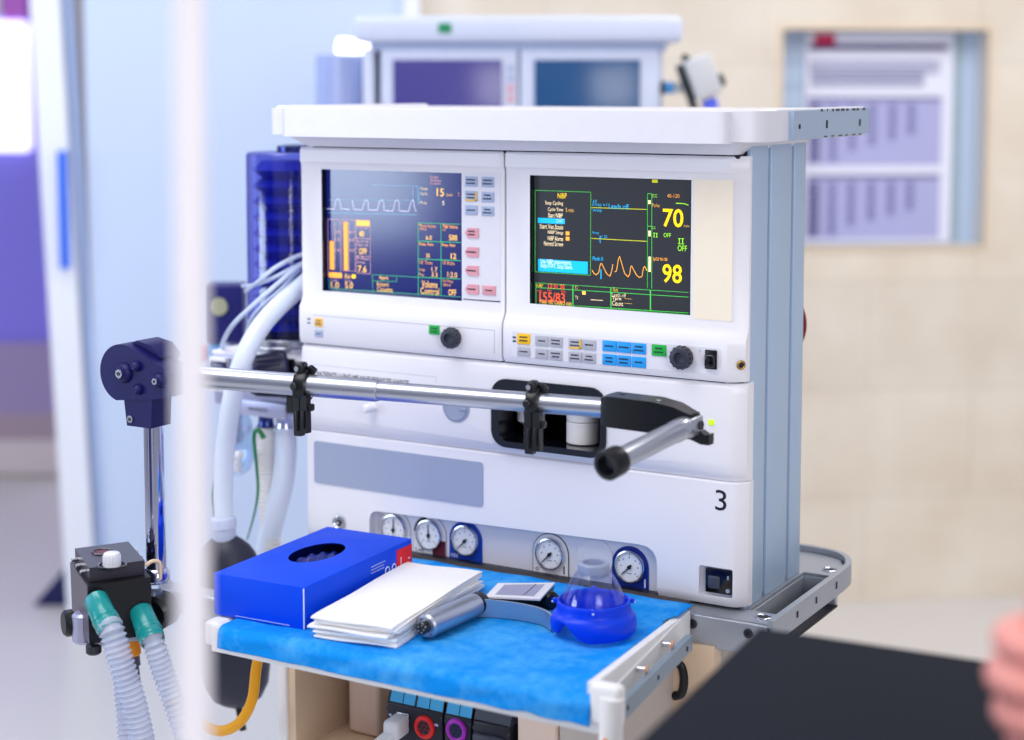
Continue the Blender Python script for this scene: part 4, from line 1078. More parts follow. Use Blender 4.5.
c = E0+(E1-E0)*.62; g.cyl(c+es*.006+ez*.0150,c+es*.006+ez*.0162,.003,'steel',n=14)
c = E0+(E1-E0)*.16; g.cyl(c-es*.006+ez*.0150,c-es*.006+ez*.0162,.003,'screw',n=14)
el = g.build('elbow', arm)
T1 = V(((-0.0197,-0.2900,1.0760))); T0 = V(((-0.0025,-0.1500,1.0904)))
td = (T1-T0).normalized()
g = G(); g.lathe([(.0105,-.004),(.0115,0),(.0115,.02),(.0108,.021),(.0108,(T1-T0).length-.014)],T0,td,'brushed',32)
ew = td.cross(V((0,0,1))).normalized()
for q in (-1,1): 
    c = T0-td*.006+ew*q*.0082; g.obox(c,(.005,.026,.019),'brushed',rz=math.atan2(-td.x,td.y),rx=-.06,bev=.0022)
g.cyl(T0-td*.012-ew*.0125,T0-td*.012+ew*.0125,.0045,'screw',n=16)
et = g.build('end_tube', arm)
g = G(); L_ = (T1-T0).length
g.lathe([(.0108,L_-.022),(.0145,L_-.020),(.0150,L_-.002),(.0138,L_),(.0098,L_),(.0092,L_-.004),(.0080,L_-.030),(0,L_-.030)],T0,td,'black_plastic',36); g.build('end_sleeve', arm)
K = V(((0.0029,-0.1350,1.0832)))
g = G(); g.cyl(K+V((-.004,0,.020)),K+V((-.002,0,-.002)),.0075,'black_plastic',ch=.001)
g.prism([(K.x-.022,K.z-.002),(K.x-.012,K.z+.005),(K.x+.004,K.z+.004),(K.x+.013,K.z-.001),(K.x+.017,K.z+.000),(K.x+.017,K.z-.011),(K.x+.008,K.z-.011),(K.x-.004,K.z-.007),(K.x-.014,K.z-.007)],'y',K.y-.006,K.y+.006,'black_plastic',.0025); g.build('wing_knob', arm)
# hose clips with hanging levers
def clip(f):
    c = A0+(A1-A0)*f; r = .0126 if f < f1 else .0110
    g = G(); g.lathe([(r,-.0065),(r+.005,-.0065),(r+.0058,-.004),(r+.0058,.004),(r+.005,.0065),(r,.0065)],c,ad,'black_plastic',28,cap=False)
    g.obox(c+V((.0005,-.004,r+.0065)),(.010,.016,.013),'black_plastic',rz=math.atan2(ad.y,ad.x),bev=.0035)
    g.cyl(c+V((0,-.0115,r+.007)),c+V((0,-.0135,r+.007)),.0028,'steel',n=16)
    g.cyl(c+V((0,-r-.004,.001)),c+V((0,-r-.0075,.001)),.0045,'black_plastic',n=16,ch=.001)
    g.obox(c+V((.008,.004,r+.004)),(.010,.008,.008),'black_plastic',rz=math.atan2(ad.y,ad.x),ry=.6,bev=.002)
    o = g.build('hose_clip', arm)
    g = G()
    for dx, ln in ((.001,.037),(.0095,.033)):
        p = c+V((dx,-.010 if dx < .01 else -.002,-r-.004)); g.hexa([p+V(q) for q in ((-.0045,-.004,-ln),(.0045,-.004,-ln),(.0045,.004,-ln),(-.0045,.004,-ln))],[p+V(q) for q in ((-.0060,-.004,.008),(.0040,-.004,.008),(.0040,.004,.008),(-.0060,.004,.008))],'black_plastic',.002,3)
        g.box(p.x-.0020,p.y-.0062,p.z-ln*.85,p.x+.0020,p.y-.0035,p.z-ln*.25,'black_plastic',.0012)
    g.obox(c+V((.008,-.006,-r-.010)),(.016,.010,.008),'black_plastic',bev=.002)
    g.build('lever', o)
clip(((-0.4167,1.1093)[0]-A0.x)/(A1.x-A0.x)); clip(((-0.1656,1.1040)[0]-A0.x)/(A1.x-A0.x))

# ================================================================== VALVE BLOCK WITH TWO GREEN HOSE PORTS
NLp, NRp, FLp = V(((-0.5889,-0.3883,0.9000))), V(((-0.5538,-0.3292,0.9000))), V(((-0.6715,-0.3303,0.9000)))
FRp = NRp+(FLp-NLp)
vb = thing('valve_block','black square breathing valve block with white cap on the chrome pole','valve block',((NLp+FRp)/2).xy.to_3d()+V((0,0,.825)))
dn = V((0,0,-.064)); u1 = (NRp-NLp).normalized(); u2 = (NLp-FLp).normalized()
g = G(); g.hexa([p+dn for p in (NLp,NRp,FRp,FLp)],[NLp,NRp,FRp,FLp],'black_plastic',.0015)
g.hexa([p+dn for p in (NLp-u2*.0+u1*.0,NLp+u1*.004,FLp+u1*.004,FLp)],[p-u1*.0012 for p in (NLp,NLp+u1*.001,FLp+u1*.001,FLp)],'plate_dark',.0008)
body = g.build('body', vb)
lz = V((0,0,.016)); ins = .004
lq = [NLp+u1*ins-u2*.012,NRp-u1*ins-u2*.012,FRp-u1*ins+u2*.004,FLp+u1*ins+u2*.004]
g = G(); g.hexa([p+V((0,0,.0005)) for p in lq],[p+lz for p in lq],'lid_grey',.0015)
ctr_ = sum((p for p in lq),V())/4+lz
for q in (.2,.5,.8):
    p = lq[0].lerp(lq[3],q)+V((0,0,.008)); g.cyl(p-u1*.007,p+u1*.001,.0022,'steel',n=12)
    p = lq[1].lerp(lq[2],q)+V((0,0,.008)); g.cyl(p+u1*.007,p-u1*.001,.0022,'steel',n=12)
ld = g.build('lid', vb)
g = G(); c = V((-0.6271,-0.3256,0.9160)); g.ring(c+V((0,0,.0004)),(0,0,1),.0115,.0012,'black_gloss',28,8); g.cyl(c-V((0,0,.002)),c+V((0,0,.0006)),.0105,'maroon',n=24); g.build('sight_glass', ld)
g = G(); c = V((-0.5808,-0.3602,0.9160)); g.lathe([(.0090,0),(.0090,.0125),(.0085,.0142),(.0072,.0150),(0,.0150)],c,(0,0,1),'shelf_white',24)
for k in range(16): a = 2*PI*k/16; p = c+V((math.cos(a)*.0088,math.sin(a)*.0088,.001)); g.cyl(p,p+V((0,0,.0112)),.0010,'shelf_white',n=6)
g.ring(c+V((0,0,.0008)),(0,0,1),.015,.0014,'black_gloss',24,6); g.build('cap', ld)
# clamp underneath and round tightening knob
g = G(); p = FLp.lerp(NLp,.55)+u1*.002+V((0,0,-.058)); g.cyl(p+V((0,0,-.018)),p+V((0,0,.016)),.012,'plate_lilac',ch=.003); q = NLp.lerp(NRp,.12)-u2*.02+V((0,0,-.070)); g.cyl(q,q+V((0,0,-.012)),.0085,'screw',ch=.002)
g.obox((NLp+FRp)/2+V((0,0,-.068)),(.075,.05,.010),'grey_metal',rz=math.atan2(u2.y,u2.x),bev=.002)
g.obox(FRp.lerp(PB,.5).xy.to_3d()+V((0,0,.853)),((FRp.xy-PB.xy).length+.045,.026,.022),'grey_metal',rz=math.atan2(FRp.y-PB.y,FRp.x-PB.x),bev=.003)
g.build('clamp', vb)
g = G(); p = FLp.lerp(NLp,.42)-u1*.0055+V((0,0,-.056)); g.lathe([(.012,0),(.0148,.002),(.0148,.009),(.012,.012),(0,.012)],p,-u1,'black_plastic',28); g.cyl(p+u1*.014,p,.006,'steel'); g.build('tightening_knob', vb)
# small brass pipe and clear gauge tube on its far side
g = G(); p = NRp.lerp(FRp,.25)+V((0,0,.006)); g.tube([p,p+u1*.008+V((0,0,.004)),p+u1*.016+V((0,0,.0)),p+u1*.016+V((0,0,-.018))],.0022,'beige',10,6); g.build('pipe', vb)
g = G(); p = NRp.lerp(FRp,.35)+u1*.010+V((0,0,-.034)); g.ball(p,.014,'clear_dome',(.8,.8,1.2)); g.cyl(p-u1*.014,p-u1*.002,.005,'steel'); g.build('sight_bulb', vb)

# corrugated hoses with green cuffs (one thing each)
def corr(pts, r, label, cuff=None, m='corr_clear', rid=.0060):
    P = resample(catmull([V(p) for p in pts],14),.0011)
    t_ = thing('corrugated_hose',label,'hose',P[-1],'clear corrugated breathing hoses')
    g = G(); g.tube(P,r,m,16,1,True,lambda f,i: r*(1+.11*math.sin(i*.0011/rid*2*PI))); g.build('tubing', t_)
    if cuff:
        a, b = V(cuff[0]), V(cuff[1]); d = b-a; L = d.length
        g = G(); g.lathe([(.0115,0),(.0130,.002),(.0135,L*.5),(.0135,L*.60),(.0143,L*.62),(.0143,L*.70),(.0136,L*.72),(.0136,L*.80),(.0142,L*.82),(.0142,L*.88),(.0135,L*.90),(.0132,L)],a,d,'teal',28,cap=False); g.build('cuff', t_)
    return t_
H1 = [(-0.5570,-0.3934,0.8661),(-0.5468,-0.3975,0.8592),(-0.5372,-0.3952,0.8278),(-0.5268,-0.3881,0.7808),(-0.5209,-0.3795,0.7191),(-0.5313,-0.3597,0.6319),(-0.5498,-0.3450,0.5423)]
corr(H1,.0128,'clear corrugated hose with green cuff from the left port of the black block',((-0.5851,-0.3822,0.8858),(-0.5478,-0.3979,0.8603)))
H2 = [(-0.5400,-0.3474,0.8439),(-0.5317,-0.3505,0.8352),(-0.5222,-0.3433,0.7949),(-0.5072,-0.3390,0.7520),(-0.4969,-0.3330,0.6964),(-0.4883,-0.3257,0.6059),(-0.4958,-0.3157,0.5204)]
corr(H2,.0112,'clear corrugated hose with green cuff from the right port, nearest the white pole',((-0.5634,-0.3369,0.8638),(-0.5314,-0.3522,0.8390)))
H3 = [(-0.6102,-0.3186,0.8000),(-0.6055,-0.3199,0.7611),(-0.5992,-0.3220,0.7056),(-0.5933,-0.3255,0.6390),(-0.5892,-0.3346,0.5279)]
corr(H3,.0105,'pale corrugated hose hanging straight down behind the other two',None,'corr_clear')
# orange drain connector
oc = thing('connector','orange connector with grey metal tip hanging between the two corrugated hoses','connector',(-0.5855,-0.3285,0.7675))
a, b = V((-0.5935,-0.3257,0.8390)), V((-0.5891,-0.3267,0.8049)); g = G(); g.cyl(a,b,.0125,'orange',ch=.002); g.build('collar', oc)
a, b = V((-0.5892,-0.3266,0.8060)), V((-0.5850,-0.3272,0.7763)); g = G(); g.lathe([(.0085,0),(.0105,.001),(.0105,.012),(.0085,.013),(.0085,.028),(.0075,.030)],a,b-a,'plate_dark',20); g.build('tip', oc)

# ================================================================== BELLOWS UNIT at the machine's left
bl = thing('bellows_unit','tall dark blue translucent bellows canister at the left side of the white machine','bellows',(-.700,.10,.985))
BC = V((-.694,.10,0)); 
g = G(); z0, z1 = 1.098, 1.346
g.lathe([(.055,z0),(.055,z1-.005),(.053,z1-.001),(.049,z1),(0,z1+.0005)],BC,(0,0,1),'bellows_dome',48,cap=False); g.build('canister', bl)
g = G(); pr = [(.02,z0+.002)]; n = 11
for k in range(n): pr += [(.0335,z0+.004+k*.0210),(.0475,z0+.0145+k*.0210)]
pr += [(.0345,z1-.012),(0,z1-.012)]
g.lathe(pr,BC,(0,0,1),'bellows_fold',40); g.build('bellows', bl)
g = G(); g.lathe([(.015,0),(.022,0),(.022,.008),(.012,.010),(0,.010)],(BC.x+.01,BC.y,z1),(0,0,1),'navy_metal',24); g.build('top_cap', bl)
g = G(); g.lathe([(.052,1.082),(.063,1.084),(.063,1.091),(.060,1.093),(.060,1.100),(.058,1.102),(.05,1.102)],BC,(0,0,1),'steel',48); g.build('base_ring', bl)
g = G(); g.box(-.770,.032,1.012,-.612,.17,1.083,'plate_lilac',.003); g.box(-.772,.030,1.0785,-.612,.17,1.084,'panel_white',.002)
g.box(-.645,.027,1.012,-.632,.034,1.083,'black_plastic',.001); g.box(-.612,.05,1.03,-.596,.15,1.07,'grey_metal',.002)
for (x, z) in ((-.660,1.074),(-.660,1.020),(-.722,1.020)): g.cyl((x,.033,z),(x,.029,z),.003,'steel',n=12)
vb2 = g.build('valve_housing', bl)
g = G(); g.box(-.7325,.026,1.003,-.645,.033,1.024,'plate_lilac',.0015); g.text('VALVE BLOCK',-.706,1.010,-.674,1.0155,.0255,'ink'); g.build('name_plate', bl)
g = G(); kc = V((-0.6481,0.0300,1.0624)); kd = V((-.62,-.70,.0))
g.lathe([(.0300,0),(.0312,.004),(.0285,.010),(.0250,.040),(.0240,.0435),(.0180,.044),(.0175,.0425),(0,.0425)],kc,kd,'navy_knob',36)
for k in range(20):
    a = 2*PI*k/20; ax = kd.normalized(); uu = V((0,0,1)); ww = ax.cross(uu); rr = uu*math.cos(a)+ww*math.sin(a)
    g.tube([kc+ax*.010+rr*.0284,kc+ax*.039+rr*.0252],.0014,'navy_knob',6,1)
g.lathe([(.0170,.0425),(.0170,.0437),(0,.0439)],kc,kd,'plate_lilac',28); g.build('pressure_knob', bl)
g = G(); g.box(-.772,.024,1.030,-.742,.034,1.076,'panel_white',.002); g.box(-.768,.0225,1.045,-.740,.025,1.071,'navy_dark',.001); g.box(-.760,.010,1.040,-.750,.024,1.062,'plate_lilac',.002); g.text('Auto',-.760,1.064,-.746,1.068,.0222,'white_print'); g.build('selector_switch', bl)
for (x, m, r) in ((-.700,'navy_metal',.0105),(-.668,'chrome',.0125)):
    g = G(); g.lathe([(r,0),(r*1.08,-.002),(r*1.08,-.008),(r*.96,-.010),(r*.96,-.022),(r*1.04,-.024),(r*1.04,-.030)],(x,.055,1.012),(0,0,1),m,28); g.build('hose_port', bl)

# hoses hanging from the ports
def simple(name, label, cat, pts, r, m, group=None, sub=10, n=16, rf=None):
    g = G(); g.tube(pts,r,m,n,sub,True,rf); o = g.build(name); tag(o,label,cat,group); return o
P3 = [(-.700,.055,.984),(-.702,.054,.95),(-.698,.052,.90),(-.692,.05,.86),(-.690,.05,.80)]
P = resample(catmull([V(p) for p in P3],14),.0011)
simple('corrugated_hose','cream corrugated hose hanging from the left metal port under the bellows','hose',P,.0135,'corr_cream',None,1,18,lambda f,i: .0128*(1+.11*math.sin(i*.0011/.0054*2*PI)))
simple('hose','smooth milky white hose hanging from the chrome port under the bellows','hose',[(-.668,.055,.986),(-.667,.054,.955),(-.672,.052,.91),(-.684,.05,.865),(-.698,.05,.82),(-.705,.05,.76)],.0145,'hose_white')
# thick white hose to the breathing bag
simple('breathing_hose','thick milky white hose curving down from the machine to the dark breathing bag','hose',[(-0.6264,0.1000,1.2026),(-0.6366,0.0550,1.1761),(-0.6437,0.0200,1.1561),(-0.6478,-0.0200,1.1285),(-0.6512,-0.0500,1.0916),(-0.6615,-0.0600,1.0416),(-0.6740,-0.0600,0.9768),(-0.6783,-0.0600,0.9252),(-0.6774,-0.0600,0.8867)],.0125,'hose_white')
tg = 'thin white sampling tubes beside the machine'
simple('sampling_tube','uppermost thin white tube arching from the display side over the bellows','tube',[(-0.6425,0.1000,1.2176),(-0.6480,0.0600,1.2128),(-0.6622,0.0300,1.1992),(-0.6823,0.0200,1.1809),(-0.7350,0.0600,1.1619)],.0029,'tube_white',tg)
simple('sampling_tube','second thin white tube, running out left almost level below the uppermost','tube',[(-0.6426,0.1000,1.2097),(-0.6482,0.0600,1.2011),(-0.6624,0.0300,1.1875),(-0.6954,0.0300,1.1752),(-0.7646,0.0900,1.1638)],.0026,'tube_white',tg)
simple('sampling_tube','thin white tube bending steeply down left onto the valve housing','tube',[(-0.6425,0.1000,1.2110),(-0.6444,0.0550,1.1991),(-0.6547,0.0200,1.1773),(-0.6797,0.0000,1.1495),(-0.7080,0.0000,1.1256),(-0.7486,0.0300,1.0991),(-0.7794,0.0600,1.0767)],.0031,'tube_white',tg)
simple('sampling_tube','thin white tube hugging the thick milky hose behind it','tube',[(-0.6501,0.1100,1.2058),(-0.6522,0.0650,1.1913),(-0.6624,0.0400,1.1696),(-0.6843,0.0300,1.1485),(-0.7127,0.0400,1.1244),(-0.7479,0.0700,1.0873)],.0026,'tube_white',tg)

# breathing bag
bg = thing('breathing_bag','dark grey rubber breathing bag hanging beside the tray under the white hose','breathing bag',(-0.6596,-0.0600,0.6274))
bt, bb = V((-0.6778,-0.0600,0.8687)), V((-0.6592,-0.0600,0.6484)); bd_ = bb-bt; Lb = bd_.length
g = G(); g.lathe([(.013,0),(.0145,.003),(.022,.008),(.031,.016),(.0375,.026),(.042,.040),(.0448,.058),(.0465,.09),(.047,.14),(.045,Lb-.05),(.041,Lb-.028),(.031,Lb-.010),(.018,Lb-.002),(.007,Lb+.002),(0,Lb+.002)],bt,bd_,'bag_black',40,sx=.72,sy=1.0,xd=(.5,-.86,0))
o_ = g.build('bag', bg); 
g = G(); g.lathe([(.0132,-.022),(.0160,-.020),(.0168,-.016),(.0168,-.008),(.0152,-.006),(.0152,.008),(.0140,.010)],bt,bd_,'collar_pale',30); g.build('neck_fitting', bg)
g = G(); g.tube([bb+V((0,0,.002)),bb+V((.003,0,-.010)),bb+V((.008,0,-.030))],.0045,'black_plastic',10,4); g.build('tail', bg)
# yellow hose
simple('yellow_hose','bright yellow hose looping down from under the tray past the dark bag','hose',[(-0.5106,-0.2000,0.7821),(-0.5152,-0.2000,0.7636),(-0.5217,-0.2000,0.7269),(-0.5400,-0.2000,0.6972),(-0.5672,-0.2000,0.6811),(-0.5929,-0.2000,0.6821),(-0.6068,-0.2100,0.6997),(-0.6194,-0.2300,0.7182)],.0062,'yellow_hose')
# green straps and clear mask on the bellows block
simple('green_strap','narrow green elastic strap hooked below the bellows and hanging down','strap',[(-0.6759,0.0200,0.9775),(-0.6856,0.0200,0.9870),(-0.6924,0.0200,0.9784),(-0.6896,0.0200,0.9470),(-0.6870,0.0200,0.9075),(-0.6942,0.0200,0.8733),(-0.7065,0.0200,0.8382)],.0022,'green_strap',rf=lambda f,i: .0034-.0024*f)
simple('green_strap','short piece of green elastic showing left of the thick white hose','strap',[(-0.7183,-0.0300,0.9272),(-0.7221,-0.0300,0.9044),(-0.7192,-0.0300,0.8811),(-0.7163,-0.0300,0.8618)],.0014,'green_strap')
cm = thing('oxygen_mask','clear soft plastic mask hanging behind the thick white hose','mask',(-.74,.03,.92))
c0 = V((-0.7433,0.0500,1.0028)); c1 = V((-0.7519,0.0500,0.9097))
g = G(); g.lathe([(.012,0),(.022,.012),(.030,.035),(.031,.055),(.024,.078),(.012,.088)],c0,c1-c0,'clear_film',32,sx=.6,xd=(0,-1,0),cap=False); g.build('shell', cm)
g = G(); p = V((-0.7213,0.0200,0.9487)); g.cyl(p+V((-.008,0,-.003)),p+V((.008,0,.004)),.006,'shelf_white',ch=.002); g.cyl(p+V((0,0,-.004)),p+V((-.003,.006,-.022)),.0055,'shelf_white',ch=.002); g.build('valve', cm)

# dark device with a round dial behind the bellows
dv = thing('dial_device','blurred dark blue device with a pale round dial behind the bellows','gauge unit',(-0.9572,0.2820,1.0326))
XD = Matrix.Translation((-0.9599,0.2866,1.0913)) @ Matrix.Rotation(YAW,4,'Z')
g = G(); g.box(-.030,-.015,-.045,.028,.03,.045,'blue_device',.004,3,XD); g.build('case', dv)
g = G(); g.cyl((-.008,-.014,.012),(-.008,-.020,.012),.0135,'dial_yellow'); g.bm.transform(XD); g.build('dial', dv)
g = G(); g.box(-.030,-.012,-.0835,-.004,.01,-.046,'sky_blue',.004,3,XD); g.box(-.042,-.012,-.0725,-.031,.01,-.050,'hot_pink',.003,3,XD); g.build('side_switch', dv)
g = G(); g.box(.004,.002,-.20,.02,.018,-.044,'plate_lilac',.002,3,XD); g.box(.004,-.0,-.20,.02,.10,-.19,'plate_lilac',.002,3,XD); g.build('bracket', dv)
# red ring behind the grooved side column
RED_C = V(((-0.0626,0.2400,1.1459)))
g = G(); g.ring(RED_C,(.2,1,0),.040,.006,'red_dark',40,10); tag(g.build('hose_coil'),'dark red coil just peeping out behind the grooved right column','hose')

# ================================================================== SECOND MACHINE standing at the back wall
XB = Matrix.Translation(((-0.8937,1.0609,0.8977))[:2]+(0,)) @ Matrix.Rotation(YAW,4,'Z')
kb = 3.2/1686
def bxr(g, px0, py0, px1, py1, y0, y1, m, bev=.004):
    z = lambda py: ZB(py)
    return g.box((px0-520)*kb, y0, z(py1), (px1-520)*kb, y1, z(py0), m, bev, 3, XB)
def ZB(py): return 1.428-(py-90)*kb*.995
m2 = thing('anesthesia_machine','blurred second anesthesia machine with two dark screens standing behind the front one','anesthesia machine',XB.translation)
g = G(); bxr(g,357,18,679,44,-.02,.36,'back_white',.012); bxr(g,372,44,664,52,.0,.3,'key_blue',.003); o_ = g.build('top_shelf', m2)
g = G(); g.box((440-520)*kb,-.0215,ZB(35),(453-520)*kb,-.019,ZB(25),'green_logo',.0005,2,XB); g.build('emblem', o_)
for (a, b, s0, s1, mm) in ((383,518,395,502,'back_screen_purple'),(520,658,534,638,'back_screen_blue')):
    g = G(); bxr(g,a,51,b,190,.0,.10,'back_white',.004); u = g.build('display_unit', m2)
    g = G(); bxr(g,s0,61,s1,160,-.004,.002,mm,.001); g.build('screen', u)
    if a == 383:
        for zz in (66,76,86,96):
            q = G(); bxr(q,508,zz,514,zz+6,-.004,.001,'key_blue' if zz < 84 else 'key_pink',.0005); q.build('key', u)
g = G(); bxr(g,380,50,662,700,.03,.34,'back_white',.006); g.box((365-520)*kb,-.0,.0,(376-520)*kb,.3,ZB(50),'back_white',.004,3,XB); g.build('chassis', m2)
g = G(); g.box(-.30,-.10,.02,.28,.40,.62,'back_white',.01,3,XB); g.build('lower_cabinet', m2)
bc = XB @ V(((340-520)*kb,.05,0))
cy2 = thing('canister','blurred translucent blue canister at the left of the rear machine','canister',(bc.x,bc.y,ZB(420)))
g = G(); g.lathe([(.046,ZB(420)),(.046,ZB(58)),(.042,ZB(55)),(0,ZB(54.5))],(bc.x,bc.y,0),(0,0,1),'back_cyl',36); g.build('cylinder', cy2)
g = G(); g.lathe([(.030,ZB(420)),(.030,ZB(60)),(0,ZB(60))],(bc.x,bc.y,0),(0,0,1),'back_fold',30); g.build('bellows', cy2)
g = G(); g.lathe([(.05,0),(.05,ZB(420))],(bc.x,bc.y,0),(0,0,1),'back_white',30); g.build('stand', cy2)
# small glowing lamp head by the rear canister
lp = thing('lamp_head','small glowing white lamp above the blurred rear canister','lamp',XB @ V(((350-520)*kb,.14,ZB(58))))
g = G(); g.lathe([(.0,-.034),(.014,-.032),(.0175,-.02),(.0185,.02),(.0165,.032),(0,.034)],XB @ V(((350-520)*kb,.12,ZB(48))),XB.to_3x3() @ V((1,0,-.16)),'lamp_glow',28); g.build('bulb', lp)
g = G(); g.tube([XB @ V(((366-520)*kb,.13,ZB(50))),XB @ V(((374-520)*kb,.13,ZB(56))),XB @ V(((384-520)*kb,.13,ZB(70)))],.008,'back_white',12,4); g.build('lamp_arm', lp)
# tilted clamp-on device beside it
pv = thing('infusion_pump','blurred grey white tilted pump with dark grips at the right of the rear machine','pump',XB @ V(((700-520)*kb,.0,ZB(108))))
XP = XB @ Matrix.Translation(((699-520)*kb,.0,ZB(77))) @ Matrix.Rotation(math.radians(-20),4,'Y') @ Matrix.Scale(.86,4)
g = G(); g.box(-.031,-.035,-.046,.030,.035,.044,'grey_white',.008,3,XP); g.build('case', pv)
g = G(); g.box(-.046,-.03,-.070,-.033,.03,.040,'dark_green',.005,3,XP); g.cyl(XP @ V((-.026,0,.044)),XP @ V((-.014,0,.052)),.009,'dark_green',ch=.002); g.build('grip', pv)
g = G(); g.lathe([(.014,0),(.015,.006),(.012,.012),(0,.012)],(0,0,0),(1,0,0),'dark_green',24); g.bm.transform(XP @ Matrix.Translation((.031,0,-.022))); g.build('side_knob', pv)
g = G(); g.cyl((-.105,0,-.012),(-.020,0,-.012),.010,'grey_white',ch=.002); g.cyl((-.075,0,-.012),(-.055,0,-.012),.0112,'sky_blue',ch=.002); g.cyl((-.100,0,-.012),(-.072,0,-.012),.0125,'dark_green',ch=.002); g.bm.transform(XB @ Matrix.Translation(((702-520)*kb,.03,ZB(82)))); g.build('clamp_arm', pv)
g = G(); g.box(-.02,-.02,-.075,.012,.01,-.05,'blue_emblem',.004,3,XP); g.build('lower_cap', pv)

# ================================================================== FOREGROUND
fp = thing('stand_pole','tall white stand pole out of focus in the foreground','pole',(0.1253,-1.0358,1.2873))
fp.location.z = 0; ORG[fp.name] = V(fp.location)
c = fp.location
pa, pb_ = V((0.1166,-1.0215,1.4731)), V((0.1357,-1.0491,1.1015)); pd = (pa-pb_)/(pa.z-pb_.z)
g = G(); g.cyl(pa+pd*(.05-pa.z),pa+pd*(2.1-pa.z),.0086,'pole_white'); g.build('tube', fp)
c = (pa+pd*(-pa.z))
g = G(); g.lathe([(.14,.0),(.14,.02),(.05,.04),(.02,.06),(.012,.09)],(c.x,c.y,.0),(0,0,1),'pole_white',36); g.build('foot', fp)

# black padded board
pb = thing('padded_board','black padded arm board out of focus in the lower right foreground','arm board',(.36,-.62,0))
g = G(); A = V(((0.1987,-0.4464,1.0000))); Bq = V(((0.3749,-0.4363,1.0000))); Cq = V(((0.2182,-0.7044,1.0000)))
bx0, by1 = (A.x+Cq.x)/2-.004, (A.y+Bq.y)/2
xl1 = A.x; xl2 = Cq.x+(Cq.x-A.x)*1.0
g.prism([(A.x,A.y),(A.x+.42,A.y+.03),(A.x+.43,A.y-.56),(Cq.x+(Cq.x-A.x),Cq.y*2-A.y)],'z',.955,1.0,'pad_black',.008,4); g.build('cushion', pb)
g = G(); g.box(.24,-.98,.935,.58,-.47,.954,'grey_metal',.003); g.build('tray_plate', pb)
g = G(); g.cyl((.42,-.72,.05),(.42,-.72,.936),.025,'grey_metal'); g.lathe([(.17,0),(.17,.02),(.05,.05),(.03,.06)],(.42,-.72,0),(0,0,1),'grey_metal',32); g.build('pedestal', pb)

# person: bare right hand closed round the board's edge, mostly outside the frame
HX = V(((0.4623,-0.7650,1.1037)))
RT = V((math.cos(YAW),math.sin(YAW),0)); TC = V((math.sin(YAW),-math.cos(YAW),0))   # to the viewer's right / towards the viewer
def hp(r, z, t_): return HX+RT*r+V((0,0,z))+TC*t_
gg = G()
def chain(pts, rad):
    n = len(pts); gg.tube(pts,rad[0],'skin',14,5,True,lambda f,i: rad[min(int(f*(len(rad)-1)),len(rad)-2)]*(1-(f*(len(rad)-1)-min(int(f*(len(rad)-1)),len(rad)-2)))+rad[min(int(f*(len(rad)-1)),len(rad)-2)+1]*(f*(len(rad)-1)-min(int(f*(len(rad)-1)),len(rad)-2)))
    gg.ball(pts[0],rad[0],'skin'); gg.ball(pts[-1],rad[-1],'skin')
# palm: from wrist on the right to the knuckles
for (z, k0) in ((.022,.050),(.004,.050),(-.014,.052),(-.030,.056)):
    chain([hp(.105,z*.6,.0),hp(.075,z*.95,-.004),hp(k0,z,-.006)],[.017,.0155,.0125])
gg.ball(hp(.080,.0,.0),.028,'skin',(1.1,.8,1.2)); gg.ball(hp(.085,.02,.018),.019,'skin')
# four fingers curled round: knuckle -> first joint (leftmost) -> second joint -> tip
for (z, l1, rr_) in ((.024,.000,.0102),(.004,-.003,.0106),(-.016,.001,.0102),(-.034,.008,.0090)):
    chain([hp(.050,z,-.006),hp(.026+l1,z+.001,-.010),hp(.0105+l1,z,-.002),hp(.010+l1,z-.001,.014),hp(.026+l1,z-.002,.026),hp(.044+l1,z-.002,.024)],[rr_*1.12,rr_*1.02,rr_*1.05,rr_*.96,rr_*.9,rr_*.72])
# thumb laid over the fingers' top, leaving the palm's side near its base
chain([hp(.090,.026,.016),hp(.066,.046,.026),hp(.042,.056,.024),hp(.022,.050,.016),],[.0150,.0128,.0108,.0085])
# forearm
chain([hp(.105,-.004,0),hp(.140,-.012,.0),hp(.20,-.03,.0),hp(.27,-.05,.01)],[.028,.026,.031,.036])
ho = gg
hand = thing('person','person at the right frame edge, only a bare closed hand and sleeve near','person',hp(.11,-.09,0))
hb = ho.build('hand', hand)
rm = hb.modifiers.new('merge','REMESH'); rm.mode = 'VOXEL'; rm.voxel_size = .0022; rm.use_smooth_shade = True
sm = hb.modifiers.new('smooth','SMOOTH'); sm.iterations = 6; sm.factor = .5
g = G(); p = hp(.027,.0605,.0165); g.ball((0,0,0),.0072,'nail',(1.15,.8,.32)); g.bm.transform(Matrix.Translation(p) @ Matrix.Rotation(YAW,4,'Z') @ Matrix.Rotation(-.35,4,'Y')); g.build('thumbnail', hand)
g = G(); g.tube([hp(.165,-.018,.0),hp(.20,-.028,0),hp(.26,-.045,.01),hp(.34,-.07,.02)],.04,'sleeve',24,5,True,lambda f,i: .036+.012*f+.0008*math.sin(i*2.1)); g.build('sleeve', hand)

# ================================================================== CAMERA
cd = bpy.data.cameras.new('camera'); co = bpy.data.objects.new('camera', cd); COL.objects.link(co)
CL = V((0.69007,-1.67956,1.42821))
co.location = CL
fwd = V((-math.sin(YAW)*math.cos(math.radians(5.14)), math.cos(YAW)*math.cos(math.radians(5.14)), -math.sin(math.radians(5.14))))
co.rotation_euler = fwd.to_track_quat('-Z','Y').to_euler()
cd.sensor_width = 36; cd.sensor_fit = 'HORIZONTAL'; cd.lens = 1686/1024*36; cd.shift_y = -(370-241)/1024
cd.clip_start = .02; cd.clip_end = 60
cd.dof.use_dof = True; cd.dof.focus_distance = 1.86; cd.dof.aperture_fstop = 2.6; cd.dof.aperture_blades = 0
S.camera = co

